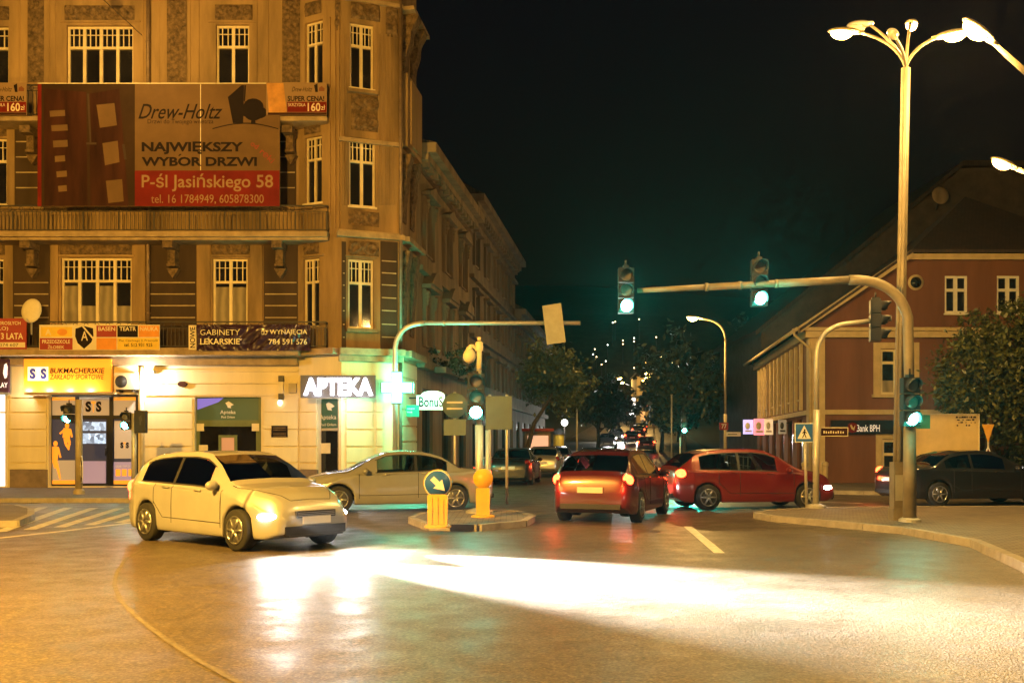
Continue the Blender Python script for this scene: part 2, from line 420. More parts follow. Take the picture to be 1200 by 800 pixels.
def garland(mb, fr, u0, u1, v0, v1, depth=.09, d=.04, mask=True):
    W, H = u1-u0, v1-v0; nu, nv = 18, max(20, int(H/.04))
    U, V = np.meshgrid(np.linspace(0, W, nu), np.linspace(0, H, nv)); h = np.zeros_like(U); c = W/2
    def blob(x, y, rx, ry, a=1.0):
        nonlocal h
        h = np.maximum(h, a*np.sqrt(np.clip(1-((U-x)/rx)**2-((V-y)/ry)**2, 0, 1)))
    y = H-.12
    if mask:
        blob(c, H-.33, W*.26, .2, 1.0); blob(c, H-.36, W*.07, .08, 1.25); blob(c, H-.45, W*.14, .035, 1.1)
        for sgn in (-1, 1): blob(c+sgn*W*.34, H-.25, W*.14, .2, .8); blob(c+sgn*W*.2, H-.1, W*.2, .09, .9); blob(c+sgn*W*.1, H-.29, W*.07, .03, .55)
        blob(c, H-.07, W*.2, .08, 1); y = H-.62
        for k in range(4):
            for sgn in (-1, 1): blob(c+sgn*W*(.27-.04*k), y-.05+.02*k, W*.16, .07, .75)
            blob(c, y-.09, W*.14, .08, .9); y -= .17
    k = 0
    while y > .12:
        s = 1-.5*(1-y/H); blob(c, y, W*.17*s, .085*s, .8)
        for sgn in (-1, 1): blob(c+sgn*W*.17*s, y-.05, W*.12*s, .05*s, .6)
        y -= .24
    P = np.empty(U.shape+(3,)); A, u, n_ = np.array(fr.A), np.array(fr.u), np.array(fr.n)
    for k in range(3): P[..., k] = A[k]+u[k]*(u0+U)+np.array(fr.v)[k]*(v0+V)+n_[k]*(d+h*depth)
    mb.grid(P)
def railing(mb, fr, u0, u1, v0, v1, d, step=.13, deco=True):
    mb.fbox(fr, u0, u1, v1-.04, v1, d-.025, d+.025); mb.fbox(fr, u0, u1, v0+.05, v0+.08, d-.015, d+.015)
    mb.fbox(fr, u0, u1, v1-.22, v1-.2, d-.012, d+.012)
    n = int((u1-u0)/step)
    for i in range(n+1):
        u = u0+(u1-u0)*i/max(1, n); t = .022 if i % 9 == 0 else .009
        mb.fbox(fr, u-t, u+t, v0+.081, v1-.221, d-t, d+t)
    if deco:
        k = int((u1-u0)/.36)
        for i in range(k):
            c = fr.P(u0+.18+i*.36, v1-.121, d); r = .068
            mb.tube([c+fr.u*(r*math.cos(a))+fr.v*(r*math.sin(a)) for a in np.linspace(0, 6.283, 11)], .009, 5, False)
    for u in (u0, u1): mb.fbox(fr, u-.03, u+.03, v0, v1-.041, d-.03, d+.03) if n == 0 else None
# ------------------------------------------------------------------ street layout
STX = .124                                  # the far street runs along (STX, 1)
def Lx(Y): return -3.813+STX*(Y-33.8)
def Rx(Y): return 11.4+STX*(Y-38)
def ramp(Y): return 0.0 if Y < 68 else .042*(Y-68)*min(1, (Y-68)/30)
def hill(x, y):
    h = ramp(y)
    off = abs(x-(Lx(y)+Rx(y))/2)
    k = max(0, min(1, (off-14)/40)); far = max(0, min(1, (y-190)/60))
    m = max(k, far)
    if y > 110:
        h += m*((y-110)*.135+4*math.sin(x*.021+1)+3*math.sin(y*.03+x*.013))*min(1, (y-110)/60)
    return h

# ground sheet to the horizon
ys = [-60,-20,0,20,40,60,68,74,80,86,92,98]+list(range(106, 240, 8))+list(range(240, 700, 24))
xs = [-500,-300,-200,-140,-100,-70,-50,-36,-26,-18,-12,-6,0,6,12,18,24,30,36,42,48,56,70,90,120,160,220,320,520]
g = MB(); g.grid(np.array([[(x, y, hill(x, y)) for x in xs] for y in ys])); struct(g, 'ground', M_SOIL)
rd = MB()
rd.add([(-90,-30,.004),(90,-30,.004),(90,34,.004),(-90,34,.004)], [(0,1,2,3)])
sl = [34,44,54,60,68,74,80,86,92,98]+list(range(106, 196, 8))
rd.grid(np.array([[(Lx(y)+t*(Rx(y)-Lx(y)), y, hill((Lx(y)+Rx(y))/2, y)+.004+(.06 if y > 70 else 0)) for t in (0, .25, .5, .75, 1)] for y in sl]))
struct(rd, 'road', MATS['asphalt'])

def arc(cx, cy, r, a0, a1, n=8): return [(cx+r*math.cos(R(a0+(a1-a0)*i/n)), cy+r*math.sin(R(a0+(a1-a0)*i/n))) for i in range(n+1)]
def kerbed(name, edge, back, z=.12):
    """pavement slab whose kerb runs along `edge`; `back` closes the outline"""
    p = MB(); p.prism(edge[:-1] if edge[0] == edge[-1] else edge+back, .0, z); struct(p, name, M_PAVE)
    k = MB(); n = len(edge)
    for i in range(n-1):
        a, b = Vector(edge[i]).to_3d(), Vector(edge[i+1]).to_3d(); t = (b-a); L = t.length; t.normalize()
        m = max(1, round(L/1.0)); nn = Vector((t.y, -t.x, 0))
        for q in range(m):
            s0, s1 = a+t*(L*q/m+.004), a+t*(L*(q+1)/m-.004)
            k.hexa([Vector((*(s0+nn*.05).xy, .0)), Vector((*(s1+nn*.05).xy, .0)), Vector((*(s1-nn*.10).xy, .0)), Vector((*(s0-nn*.10).xy, .0)),
                    Vector((*(s0+nn*.04).xy, z+.008)), Vector((*(s1+nn*.04).xy, z+.008)), Vector((*(s1-nn*.10).xy, z+.008)), Vector((*(s0-nn*.10).xy, z+.008))])
    struct(k, 'kerb', M_KERB)
YL = 27.2
kerbed('pavement', [(-70, YL), (-40, YL), (-20, YL), (-6.2, YL)]+arc(-6.2, YL+4.6, 4.6, -90, 0)[1:]+[(Lx(40)+2.4, 40), (Lx(50)+2.4, 50), (Lx(67)+2.4, 67)],
       [(Lx(67)-.3, 67), (Lx(36)-.3, 36), (-4.2, 34.3), (-70, 34.5)])
kerbed('pavement', [(Rx(67)-2.6, 67), (Rx(50)-2.6, 50), (Rx(40)-2.6, 40)]+arc(Rx(36)+1.4, 35.0, 4.0, 180, 270)[1:]+[(40, 31), (90, 31)],
       [(90, 39), (11.9, 38.6), (Rx(67)+.3, 67)])
def gxy(pts): return [tuple(gp(x, y).xy) for x, y in pts]
e = gxy([(1700, 598.5), (1300, 598.5), (1060, 599), (965, 600), (905, 603), (885, 607), (905, 611), (970, 617), (1060, 626), (1140, 641), (1200, 669), (1290, 730)])
kerbed('pavement', e, gxy([(1500, 770), (2200, 700)]))
kerbed('pavement', (lambda q: q+[q[0]])(gxy([(484, 613), (498, 607), (555, 603), (606, 605), (622, 611), (612, 617), (560, 622), (504, 621)])), [])
kerbed('pavement', (lambda q: q+[q[0]])(gxy([(38, 602), (20, 597), (-250, 594), (-300, 608), (-100, 622), (20, 617), (38, 609)])), [])

# painted markings
mk, wk, fk_ = MB(), MB(), MB()
def strip(mb, pts, w, z=.008):
    pts = [Vector((p[0], p[1], 0)) for p in pts]
    for i in range(len(pts)-1):
        a, b = pts[i], pts[i+1]; t = (b-a).normalized(); n_ = Vector((t.y, -t.x, 0))*w/2; up = Vector((0, 0, z+.0006*(i % 2)))
        a2, b2 = a-t*w*.15, b+t*w*.15
        mb.add([a2-n_+up, b2-n_+up, b2+n_+up, a2+n_+up], [(0,1,2,3)])
strip(fk_, gxy([(-150, 646), (-60, 637), (60, 624), (150, 613), (236, 604)]), .18)
for k in range(9):
    x = -40+k*30; strip(fk_, gxy([(x+60, 594+k*.4), (x-30+k*5, 628.5-k*2.7)]), .22)
strip(wk, [tuple(Vector(p)) for p in gxy([(170,643),(148,655),(137,670),(134,686),(141,704),(160,723),(192,748),(235,776),(290,806),(350,835)])], .05)
strip(mk, gxy([(806, 617), (843, 648)]), .16)
for k in range(8):
    x = 655+k*40
    strip(mk, gxy([(x, 596.5), (x+22, 596.5)]), .5)
strip(mk, gxy([(770, 580), (1010, 590)]), .14)
for yy in range(36, 66, 3):
    c = (Lx(yy)+Rx(yy))/2; strip(mk, [(c, yy), (c+STX*1.6, yy+1.6)], .13)
for yy in range(36, 66, 6):
    strip(mk, [(Rx(yy)-5.6, yy), (Rx(yy)-5.6+STX*5.7, yy+5.7)], .12); strip(mk, [(Lx(yy)+5.2, yy), (Lx(yy)+5.2+STX*3, yy+3)], .12)
struct(fk_, 'road_marking', M_PAINTF); struct(mk, 'road_marking', M_PAINT); struct(wk, 'road_marking', M_PAINTW)

# ------------------------------------------------------------------ the corner tenement
Y0 = 34.0
PA = Vector(((-90-CX)/FL*Y0, Y0, 0)); PB = Vector(((350-CX)/FL*Y0, Y0, 0))
PC = Vector(((400-CX)/FL*33.1, 33.1, 0)); PD = Vector(((468-CX)/FL*33.8, 33.8, 0)); PE = Vector((Lx(36.4), 36.4, 0))
FA, FB, FC, FD = Frame(PA, PB), Frame(PB, PC), Frame(PC, PD), Frame(PD, PE)
bd = thing('tenement_building', 'ornate ochre corner tenement with stucco reliefs, balconies and a cream shop storey', 'building', (-12, 34.2, 0))
ZG, ZT = 4.56, 19.0
opA = [FA.rect(78,30,156,104), FA.rect(253,29,292,103), FA.rect(-55,31,10,104),
       FA.rect(78,160,156,238), FA.rect(253,160,292,238), FA.rect(-55,162,8,240),
       FA.rect(71,302,154,381), FA.rect(249,303,290,383), FA.rect(-60,303,4,383)]
opB = [FB.rect(357,25,378,101), FB.rect(357,160,377,238), FB.rect(355,303,374,383)]
opC = [FC.rect(410,28,438,104), FC.rect(409,162,440,242), FC.rect(408,304,438,385)]
gA = [FA.rect(57,462,162,569.5), FA.rect(228,465,306,553), FA.rect(-45,462,9,569.5)]
gB = [FB.rect(372,467,397,562)]
w = MB(); g = MB()
for fr, op, go in ((FA, opA, gA), (FB, opB, gB), (FC, opC, []), (FD, [], [])):
    wall(w, fr, 0, fr.L, ZG, ZT, op); wall(g, fr, 0, fr.L, .1, ZG, go, .35)
w.add([PA+Vector((0,0,ZG)), PA+Vector((0,12,ZG)), PA+Vector((0,12,ZT)), PA+Vector((0,0,ZT))], [(0,1,2,3)])
w.add([PE+Vector((0,0,.1)), PE+Vector((-9,8,.1)), PE+Vector((-9,8,ZT)), PE+Vector((0,0,ZT))], [(0,1,2,3)])
w.build('wall', M_OCHRE, bd); g.build('shop_wall', M_CREAM, bd)
rf = MB(); rf.prism([(PA.x-.3, 33.4), (PB.x, 33.4), (PC.x-.1, 32.4), (PD.x+.6, 33.2), (PE.x+.6, 36.4), (PE.x-6, 44), (PA.x, 44)], ZT, ZT+.5); rf.build('roof', M_ROOF, bd)
# windows
for i, o in enumerate(opA):
    cols = 4 if i % 3 == 0 else (2 if i % 3 == 1 else 3)
    window(bd, FA, o, cols, curtain=.9 if i in (6, 7) else 0)
for i, o in enumerate(opB): window(bd, FB, o, 1 if i < 0 else 2, fw=.06, upper_bars=1, sill=i != 2)
for i, o in enumerate(opC): window(bd, FC, o, 2, curtain=0 if i == 2 else 0)
# window surrounds on the first floor, darker wall fields with pale grooves
pan = MB(); gro = MB(); sur = MB()
def field(fr, x0, x1, y0, y1, lines):
    pan.fpx(fr, x0, y0, x1, y1, .0, .03)
    for y in lines: gro.fpx(fr, x0+1.5, y-.6, x1-1.5, y+.6, .03, .045)
GL = (331, 344.5, 358, 372)
for x0, x1 in ((15, 58), (172, 230), (309, 349)):
    field(FA, x0, x1, 281, 411, GL); field(FA, x0+2, x1-2, 146, 240, (166, 184, 202, 220))
field(FC, 389.5+11, 405.5, 283, 410, (306, 320, 334, 349, 364, 380, 395)); field(FC, 446, 466, 283, 410, (306, 320, 334, 349, 364, 380, 395))
build_each(pan, 'wall_field', M_BROWN, bd); build_each(gro, 'groove', M_PALE, bd)
for fr, x0, x1 in ((FA, 60, 68), (FA, 157, 170), (FA, 232, 246), (FA, 293, 307)):
    sur.fpx(fr, x0, 281, x1, 411, 0, .06)
for fr, x0, x1, yy in ((FA, 68, 157, 300), (FA, 246, 293, 300), (FB, 353.5, 378, 300), (FC, 405.5, 442, 301)):
    sur.fpx(fr, x0, yy-1.6, x1, yy+.4, 0, .10)
for fr, x0, x1 in ((FC, 407, 441), (FC, 408, 441)):
    sur.fpx(fr, x0, 385 if x0 == 407 else 104.5, x1+2, 389 if x0 == 407 else 108.5, 0, .22)
for x0, x1 in ((70, 164), (244, 300)): sur.fpx(FA, x0, 24, x1, 26, 0, .05)
# thin vertical mouldings of the upper storeys
for x in (22, 57, 64, 167, 186, 222, 232, 300, 313): sur.fpx(FA, x, 0, x+1.2, 97, 0, .03)
for x in (385, 391.5, 396): sur.fpx(FB, x, 20, x+1.4, 268, 0, .05)
for x in (402, 404.8, 443, 447, 452, 456.5, 461): sur.fpx(FC, x, 40, x+1.6, 240, 0, .05)
build_each(sur, 'moulding', M_OCHRE, bd)
# stucco
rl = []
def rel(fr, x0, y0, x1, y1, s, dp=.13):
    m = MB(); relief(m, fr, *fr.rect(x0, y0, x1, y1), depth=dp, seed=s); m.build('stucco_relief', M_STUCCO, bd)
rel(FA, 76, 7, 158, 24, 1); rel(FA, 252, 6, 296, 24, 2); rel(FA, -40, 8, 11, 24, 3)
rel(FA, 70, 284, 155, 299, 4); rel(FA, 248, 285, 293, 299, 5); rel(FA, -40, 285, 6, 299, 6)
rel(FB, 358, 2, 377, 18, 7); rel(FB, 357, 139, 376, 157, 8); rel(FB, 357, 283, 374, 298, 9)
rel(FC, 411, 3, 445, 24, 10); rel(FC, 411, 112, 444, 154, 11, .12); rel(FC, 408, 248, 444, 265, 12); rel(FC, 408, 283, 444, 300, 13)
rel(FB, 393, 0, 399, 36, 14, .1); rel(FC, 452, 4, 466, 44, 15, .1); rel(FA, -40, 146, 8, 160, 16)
for x0, x1 in ((33, 52), (196, 219), (331, 352)):
    m = MB(); garland(m, FA, *FA.rect(x0, -20, x1, 97)); m.build('garland_pilaster', M_STUCCO, bd)
# street side of the corner bay: carved consoles seen in profile
def console(z0, z1, o, u_):
    f_ = Frame(FD.P(u_, 0, 0), u=FD.n); H = z1-z0; n = 16
    pr = [(o*(.18+.82*(t**1.6))*(1+.10*math.sin(t*15)), z0+H*t) for t in [i/n for i in range(n+1)]]
    m = MB(); m.fprism(f_, [(-.05, z0)]+pr+[(-.05, z1)], -.5, 0); c_ = m.build('console', M_STUCCO, bd)
    m = MB()
    for k in range(5):
        t = (k+.7)/5; m.ell(f_.P(o*(.1+.45*t**1.4), z0+H*t, 0), (o*.22*(.5+t*.5), .05, H*.07), 10, 6)
    m.build('carving', M_STUCCO, c_)
for q in ((14.3, 16.25, .55, .35), (14.3, 16.25, .5, 1.6), (9.2, 11.5, .3, .35), (9.2, 11.5, .3, 1.6), (5.4, 8.2, .26, .35), (5.4, 8.2, .26, 1.6)): console(*q)
m = MB(); m.fbox(FD, .3, FD.L-.1, 11.75, 14.25, 0, .22); m.fbox(FD, .6, FD.L-.4, 11.9, 14.1, .22, .3); m.build('side_panel', M_OCHRE, bd)
# slabs, railings, corbels
sb = MB()
zb2 = CH+(HY-277)/FL*33; zb3 = CH+(HY-141)/FL*33
uE = FA.uv(383, 270, 1.0)[0]
sb.fbox(FA, 0, uE, zb2, zb2+.17, 0, 1.0); sb.fbox(FA, 0, uE, zb2-.09, zb2-.001, 0, .85)
sb.fbox(FA, 0, uE, zb3, zb3+.15, 0, .95)
build_each(sb, 'balcony_slab', M_SLAB, bd)
lg = MB()
lg.fbox(FC, -.18, FC.L+.15, zb2, zb2+.17, 0, .22); lg.fbox(FC, -.1, FC.L+.1, zb2+.171, zb2+.24, 0, .13)
lg.fbox(FD, .05, FD.L, zb2, zb2+.17, 0, .35); lg.fbox(FC, -.1, FC.L+.1, 11.62, 11.75, 0, .12)
lg.fbox(FC, -.1, FC.L+.1, 12.0+4.3, 12.0+4.42, 0, .14); lg.fbox(FD, .05, FD.L, 16.3, 16.42, 0, .5)
build_each(lg, 'ledge', M_SLAB, bd)
cs = MB()
cs.fbox(FA, 0, FA.L+.2, ZG-.02, ZG+.22, 0, .98); cs.fbox(FB, -.2, FB.L, ZG, ZG+.2, 0, .45)
cs.fbox(FC, -.1, FC.L+.12, ZG-.02, ZG+.2, 0, .38); cs.fbox(FD, .1, FD.L, ZG-.02, ZG+.2, 0, .4); cs.fbox(FC, -.1, FC.L+.1, ZG-.22, ZG-.021, 0, .2)
cs.fbox(FA, 0, FA.L, ZG-.3, ZG-.021, 0, .3)
build_each(cs, 'shop_cornice', M_SLAB, bd)
for z0, h, x1, nm in ((zb2+.17, .88, 383, 'a'), (zb3+.15, 1.06, 383, 'b'), (ZG+.22, .88, 381, 'c')):
    m = MB(); railing(m, FA, 0, FA.uv(x1, 300, .92)[0], z0, z0+h, .92); 
    r_ = Frame(FA.P(FA.uv(x1, 300, .92)[0], 0, .92), FA.P(FA.uv(x1, 300, .92)[0], 0, .1))
    railing(m, r_, 0, .8, z0, z0+h, 0); m.build('balcony_railing', M_IRON, bd)
for px, zt in ((37, zb2), (202, zb2), (328, zb2), (340, zb3), (37, zb3)):
    u = FA.uv(px, 290, .3)[0]; m = MB()
    m.fbox(FA, u-.17, u+.17, zt-.33, zt-.091, .0, .8); m.fbox(FA, u-.12, u+.12, zt-.8, zt-.331, 0, .42); m.fbox(FA, u-.15, u+.15, zt-.88, zt-.801, 0, .46)
    m.fprism(FA, [(u-.2, zt-.93), (u+.2, zt-.93), (u+.1, zt-1.12), (u, zt-1.25), (u-.1, zt-1.12)], 0, .3)
    m.build('corbel', M_STUCCO, bd)
# rusticated blocks and plinth of the shop storey
ru = MB(); pl = MB()
for fr, x0, x1 in ((FA, 12, 54), (FA, 165, 225), (FA, 309, 349), (FB, 351, 370.5), (FC, 406, 437), (FC, 441, 449)):
    for y0, y1 in ((467, 482.3), (484, 502.3), (504, 522.3), (524, 541.3), (543, 549.5)):
        ru.fpx(fr, x0, y0, x1, y1, 0, .05)
    pl.fpx(fr, x0-.6, 550, x1+.6, 571, 0, .09)
pl.fpx(FA, 226, 556, 308, 571, 0, .085); pl.fpx(FC, 400, 550, 405, 571, 0, .085)
ru.fpx(FA, 12, 463, 54, 465.5, 0, .1)
for y0 in (433, 447, 461): ru.fpx(FA, 171, y0, 349, y0+2.2, 0, .06); 
for k in range(7): ru.fbox(FD, .3, FD.L-.1, .6+k*.55, .6+k*.55+.5, 0, .05)
ru.build('rustication', M_CREAM, bd); build_each(pl, 'plinth', M_PLINTH, bd)
m = MB(); u = FA.uv(175, 100)[0]; m.tube([FA.P(u, ZT, .12), FA.P(u, zb3+.2, .12)], .07); m.tube([FA.P(u, zb3, .12), FA.P(u, ZG+.25, .12)], .07)
for z in (15.2, 11.2, 7.4, 6): m.tube([FA.P(u, z, .12), FA.P(u, z+.06, .12)], .085)
m.build('downpipe', M_PIPE, bd)
m = MB(); u = FA.uv(168, 500)[0]; m.tube([FA.P(u, ZG-.32, .12), FA.P(u, .15, .12)], .075); m.build('downpipe', M_CPIPE, bd)
m = MB(); u = FC.uv(468, 300)[0]; m.tube([FC.P(u+.02, ZT, .1), FC.P(u+.02, ZG+.25, .1)], .06); m.tube([FC.P(u+.02, ZG-.23, .1), FC.P(u+.02, .15, .1)], .06); m.build('downpipe', M_PIPE, bd)

# betting shop front
GD = -.22
M_SHOPIN = emit('lit shop interior', (.55, .33, .16), .22, (.2, .12, .08))
M_FROST = emit('frosted lit glass', (.62, .48, .30), .28, (.4, .35, .3))
M_VIOL = emit('violet lit glass', (.45, .33, .55), .35, (.3, .25, .3))
fr = FA
sh = MB()
for x0, x1 in ((57, 60.5), (88, 92.5), (128, 132.5), (159, 162)): sh.fpx(fr, x0, 462, x1, 569.5, GD-.1, GD+.02)
for x0, x1 in ((60.5, 88), (92.5, 128), (132.5, 159)):
    sh.fpx(fr, x0, 462, x1, 465, GD-.1, GD+.02); sh.fpx(fr, x0, 486.5, x1, 491, GD-.1, GD+.02); sh.fpx(fr, x0, 567, x1, 569.5, GD-.1, GD+.02)
shf = sh.build('shop_front', M_BLACK, bd)
def fpanel(name, material, x0, y0, x1, y1, d, parent=shf, fr=fr):
    m = MB(); m.fpx(fr, x0, y0, x1, y1, d-.02, d); return m.build(name, material, parent)
for x0, x1 in ((60.5, 88), (132.5, 159)):
    fpanel('transom_pane', M_FROST, x0, 469, x1, 486.5, GD-.03); fpanel('orange_strip', emit('lit orange film', (.9, .36, .03), .6), x0, 465, x1, 469, GD-.03)
    fpanel('orange_strip', MATS['lit orange film'], x0, 562.5, x1, 567, GD-.03)
fpanel('transom_pane', M_FROST, 92.5, 465, 128, 486.5, GD-.03)
fpanel('pane', emit('dim interior glass', (.10, .09, .12), .35, (.02, .02, .025)), 60.5, 491, 88, 539, GD-.03)
fpanel('pane', M_FROST, 60.5, 539, 88, 562.5, GD-.03)
fpanel('door_pane', MATS['dim interior glass'], 92.5, 491, 125, 540, GD-.03); fpanel('door_pane', M_VIOL, 94, 540, 124, 566, GD-.03)
fpanel('pane', MATS['dim interior glass'], 132.5, 491, 159, 567, GD-.06)
fpanel('poster', M_FROST, 134, 493, 157, 537, GD-.03); fpanel('poster', M_VIOL, 132.5, 541, 159, 562.5, GD-.03)
m = MB(); m.fpx(fr, 124.6, 491, 127.9, 567, GD-.1, GD+.015); m.tube([fr.P(fr.uv(121.5, 530)[0], 1.5, GD+.06), fr.P(fr.uv(121.5, 530)[0], .9+.3, GD+.06)], .02); m.build('door_handle', M_BLACK, shf)
def screen_mat():
    mm, nt, b = nodes_of('television picture'); N, L = nt.nodes, nt.links
    tc = N.new('ShaderNodeTexCoord'); n = N.new('ShaderNodeTexVoronoi'); n.inputs['Scale'].default_value = 9; L.new(tc.outputs['Object'], n.inputs['Vector'])
    r = N.new('ShaderNodeValToRGB'); e = r.color_ramp.elements; e[0].color = (.02, .03, .06, 1); e[1].color = (.75, .88, 1, 1)
    L.new(n.outputs['Color'], r.inputs['Fac']); L.new(r.outputs['Color'], b.inputs['Emission Color']); b.inputs['Emission Strength'].default_value = 1.6
    b.inputs['Base Color'].default_value = (.02, .02, .02, 1); return mm
SCRM = screen_mat()
for y0, y1 in ((494, 504.5), (507.5, 519.5)):
    m = MB(); m.fpx(fr, 97, y0, 124, y1, GD-.03, GD-.02); m.build('television', SCRM, shf)
def sts(mb_d, mb_s, x0, y0, x1, y1, d, frm):
    w_ = (x1-x0)/3
    mb_d.tpx(frm, 'S', x0, y0, x0+w_*1.1, y1, d, bold=.06); mb_d.tpx(frm, 'S', x0+w_*1.95, y0, x1, y1, d, bold=.06)
    mb_s.tpx(frm, 'T', x0+w_*1.1, y0, x0+w_*1.9, y1, d, bold=.03)
a, b_ = MB(), MB(); sts(a, b_, 100, 470, 119, 482.5, GD-.024, fr); sts(a, b_, 141, 518, 151, 525, GD-.024, fr)
a.build('lettering', M_INK, shf); b_.build('lettering', MATS['lit orange film'], shf)
m = MB(); m.tpx(fr, 'STAR TYP DNIA', 135.5, 545, 157, 547.5, GD-.024); m.tpx(fr, 'STS', 141, 505, 150, 508, GD-.024) if False else None; m.build('lettering', M_WHITE, shf)
m = MB()
for x in (135.5, 142.8, 150.3): m.fpx(fr, x, 549.5, x+5.6, 557.5, GD-.03, GD-.024)
m.build('odds_card', MATS['lit orange film'], shf)
# athlete silhouettes stuck on the glass
def figure(mb, pts, d): mb.fprism_px(fr, pts, d-.004, d)
m = MB(); dd = GD-.018
for head, segs in (((78.6, 498.5), (((78.6,501.5),(77.5,513),4.2,4.4),((75,504),(70,508),1.5,1.0),((82,503),(84.5,512),1.5,1.0),((76.6,513),(77.2,520),2.2,1.7),((77.2,520),(81,527),1.6,1.0),((79.5,513),(81.5,519),2.1,1.6),((81.5,519),(80.3,525),1.5,1.0))),
                   ((65, 519.5), (((64,523),(63.6,538),4.4,4.2),((67.5,524),(71,536),1.6,1.0),((60,525),(59.5,538),1.6,1.0),((64.5,538),(68,550),2.4,1.6),((68,550),(70.5,561),1.6,1.0),((62.5,538),(65,548),2.2,1.5)))):
    c = fr.uv(*head, dd); m.fprism(fr, [(c[0]+.075*math.cos(q), c[1]+.095*math.sin(q)) for q in np.linspace(0, 6.28, 14)[:-1]], dd-.004, dd)
    for i, ((xa, ya), (xb, yb), wa, wb) in enumerate(segs):
        L_ = math.hypot(xb-xa, yb-ya); nx, ny = -(yb-ya)/L_, (xb-xa)/L_
        figure(m, [(xa+nx*wa, ya+ny*wa), (xb+nx*wb, yb+ny*wb), (xb-nx*wb, yb-ny*wb), (xa-nx*wa, ya-ny*wa)], dd+.0012*i)
m.build('athlete_silhouette', MATS['lit orange film'], shf)
# pharmacy window
PD_ = -.2
ph = MB()
for q in ((228,463,231,553),(303,463,306,553),(231,492,303,497),(231,550,303,553)): ph.fpx(fr, *q, PD_-.08, PD_+.03)
for q in ((231,497,234,550),(300,497,303,550),(234,497,300,499.5),(234,538,300,540),(234,544,300,546)): ph.fpx(fr, *q, PD_-.08, PD_+.02)
phw = ph.build('pharmacy_window', M_GREENF, bd)
fpanel('pane', M_GLASS, 231, 497, 303, 550, PD_-.05, phw)
fpanel('fascia', emit('green lit film', (.02, .06, .028), .35, (.03, .07, .035)), 231, 465, 303, 492, PD_, phw)
m = MB(); m.fprism_px(fr, [(231, 467), (262, 466), (256, 471), (231, 480)], PD_+.001, PD_+.005); m.build('ribbon', emit('blue film', (.13, .12, .6), .8), phw)
m = MB(); m.tpx(fr, 'Apteka', 258, 480.5, 276, 486, PD_+.007); m.tpx(fr, 'Pod Orłem', 259.5, 487, 275, 489.8, PD_+.007)
m.fprism_px(fr, [(264,472),(268,470),(271,472),(274,474),(270,476),(271,478),(267,477.5),(266,475)], PD_+.002, PD_+.006)
m.tpx(fr, 'Zapraszamy', 233, 470, 253, 477, PD_+.008, ang=.22) if False else None
m.build('lettering', M_WHITE, phw)
m = MB()
for x, y in ((230.5, 496), (295, 496), (230.5, 544.5), (294.5, 544.5)): m.fpx(fr, x, y, x+8.6, y+8.8, PD_+.031, PD_+.04)
m.fpx(fr, 233, 521, 243.5, 534, PD_+.025, PD_+.035); m.build('notice', M_CREAMP, phw)
m = MB(); 
for q in ((256,509.5,278,512.5),(256,535,278,538),(256,512.5,259.5,535),(274.5,512.5,278,535)): m.fpx(fr, *q, PD_-.045, PD_-.005)
pf = m.build('poster_frame', M_GREENF, phw)
fpanel('poster', emit('lit poster', (.42, .22, .12), .5), 259.5, 512.5, 274.5, 535, PD_-.02, pf)
# pharmacy door on the angled wall
DD = -.2
m = MB()
for q in ((371.6,467,373.4,562),(395.8,467,397.4,562),(373.4,501.5,395.8,504.5),(373.4,555,395.8,562)): m.fpx(FB, *q, DD-.06, DD+.02)
dr = m.build('pharmacy_door', M_TAN, bd)
fpanel('fascia', MATS['green lit film'], 373.4, 467, 395.8, 501.5, DD, dr, FB); fpanel('pane', M_GLASS, 373.4, 504.5, 395.8, 555, DD, dr, FB)
m = MB(); m.tpx(FB, 'Apteka', 374.5, 486, 394, 492.5, DD+.004); m.tpx(FB, 'Pod Orłem', 375.5, 495.5, 394, 499, DD+.004)
m.fprism_px(FB, [(382,473),(385,471),(389,473),(392,476),(388,478),(389,481),(384,480),(383,477)], DD+.001, DD+.004); m.build('lettering', M_CREAMP, dr)
fpanel('notice', M_CREAMP, 376, 519, 387, 531, DD+.01, dr, FB)
# neighbouring lit display at the far left
m = MB(); m.fpx(FA, -45, 462, 9, 569.5, -.2, -.16); m.build('display_window', emit('cold white lit window', (.75, .85, 1), 1.3), bd)
m = MB(); m.fpx(FA, -45, 482, 9, 484, -.159, -.13); m.fpx(FA, 6, 462, 9, 569.5, -.158, -.12); m.build('display_frame', M_WHITE, bd)

# ------------------------------------------------------------------ things hung on the tenement
def sign(name, label, cat, fr, x0, y0, x1, y1, d, th=.04, material=M_CREAMP, group=None, edge=None):
    u0, u1, v0, v1 = fr.rect(x0, y0, x1, y1, d)
    t = thing(name, label, cat, fr.P((u0+u1)/2, v0, d-th), group)
    m = MB(); m.fbox(fr, u0, u1, v0, v1, d-th, d); m.build('panel', material, t)
    return t
def ppx(t, name, material, fr, d, *rects):
    for q in rects: m = MB(); m.fpx(fr, *q, d-.004, d); m.build(name, material, t)
D1 = 1.02
t = sign('advertising_banner', 'huge brown and red door shop banner stretched across the balconies of the tenement', 'banner', FA, 44, 98, 328, 242, D1, .05, M_BEIGE)
ppx(t, 'door_picture', M_BGP, FA, D1+.005, (44, 98.5, 158, 241.5))
m = MB(); m.fprism_px(FA, [(51,104),(101,108),(103,241.2),(52,241.2)], D1+.006, D1+.009); m.fprism_px(FA, [(104,110),(140,104),(151,241.2),(106,241.2)], D1+.006, D1+.009); m.build('door_leaf', M_DOORP, t)
m = MB()
for a in ((58,129,76,137),(60,146,79,154),(62,164,79,173),(64,182,76,190),(66,200,78,208),(68,217,78,225)):
    m.fprism_px(FA, [(a[0],a[1]+1),(a[2],a[1]),(a[2]+.5,a[3]-1),(a[0]+.6,a[3])], D1+.010, D1+.012)
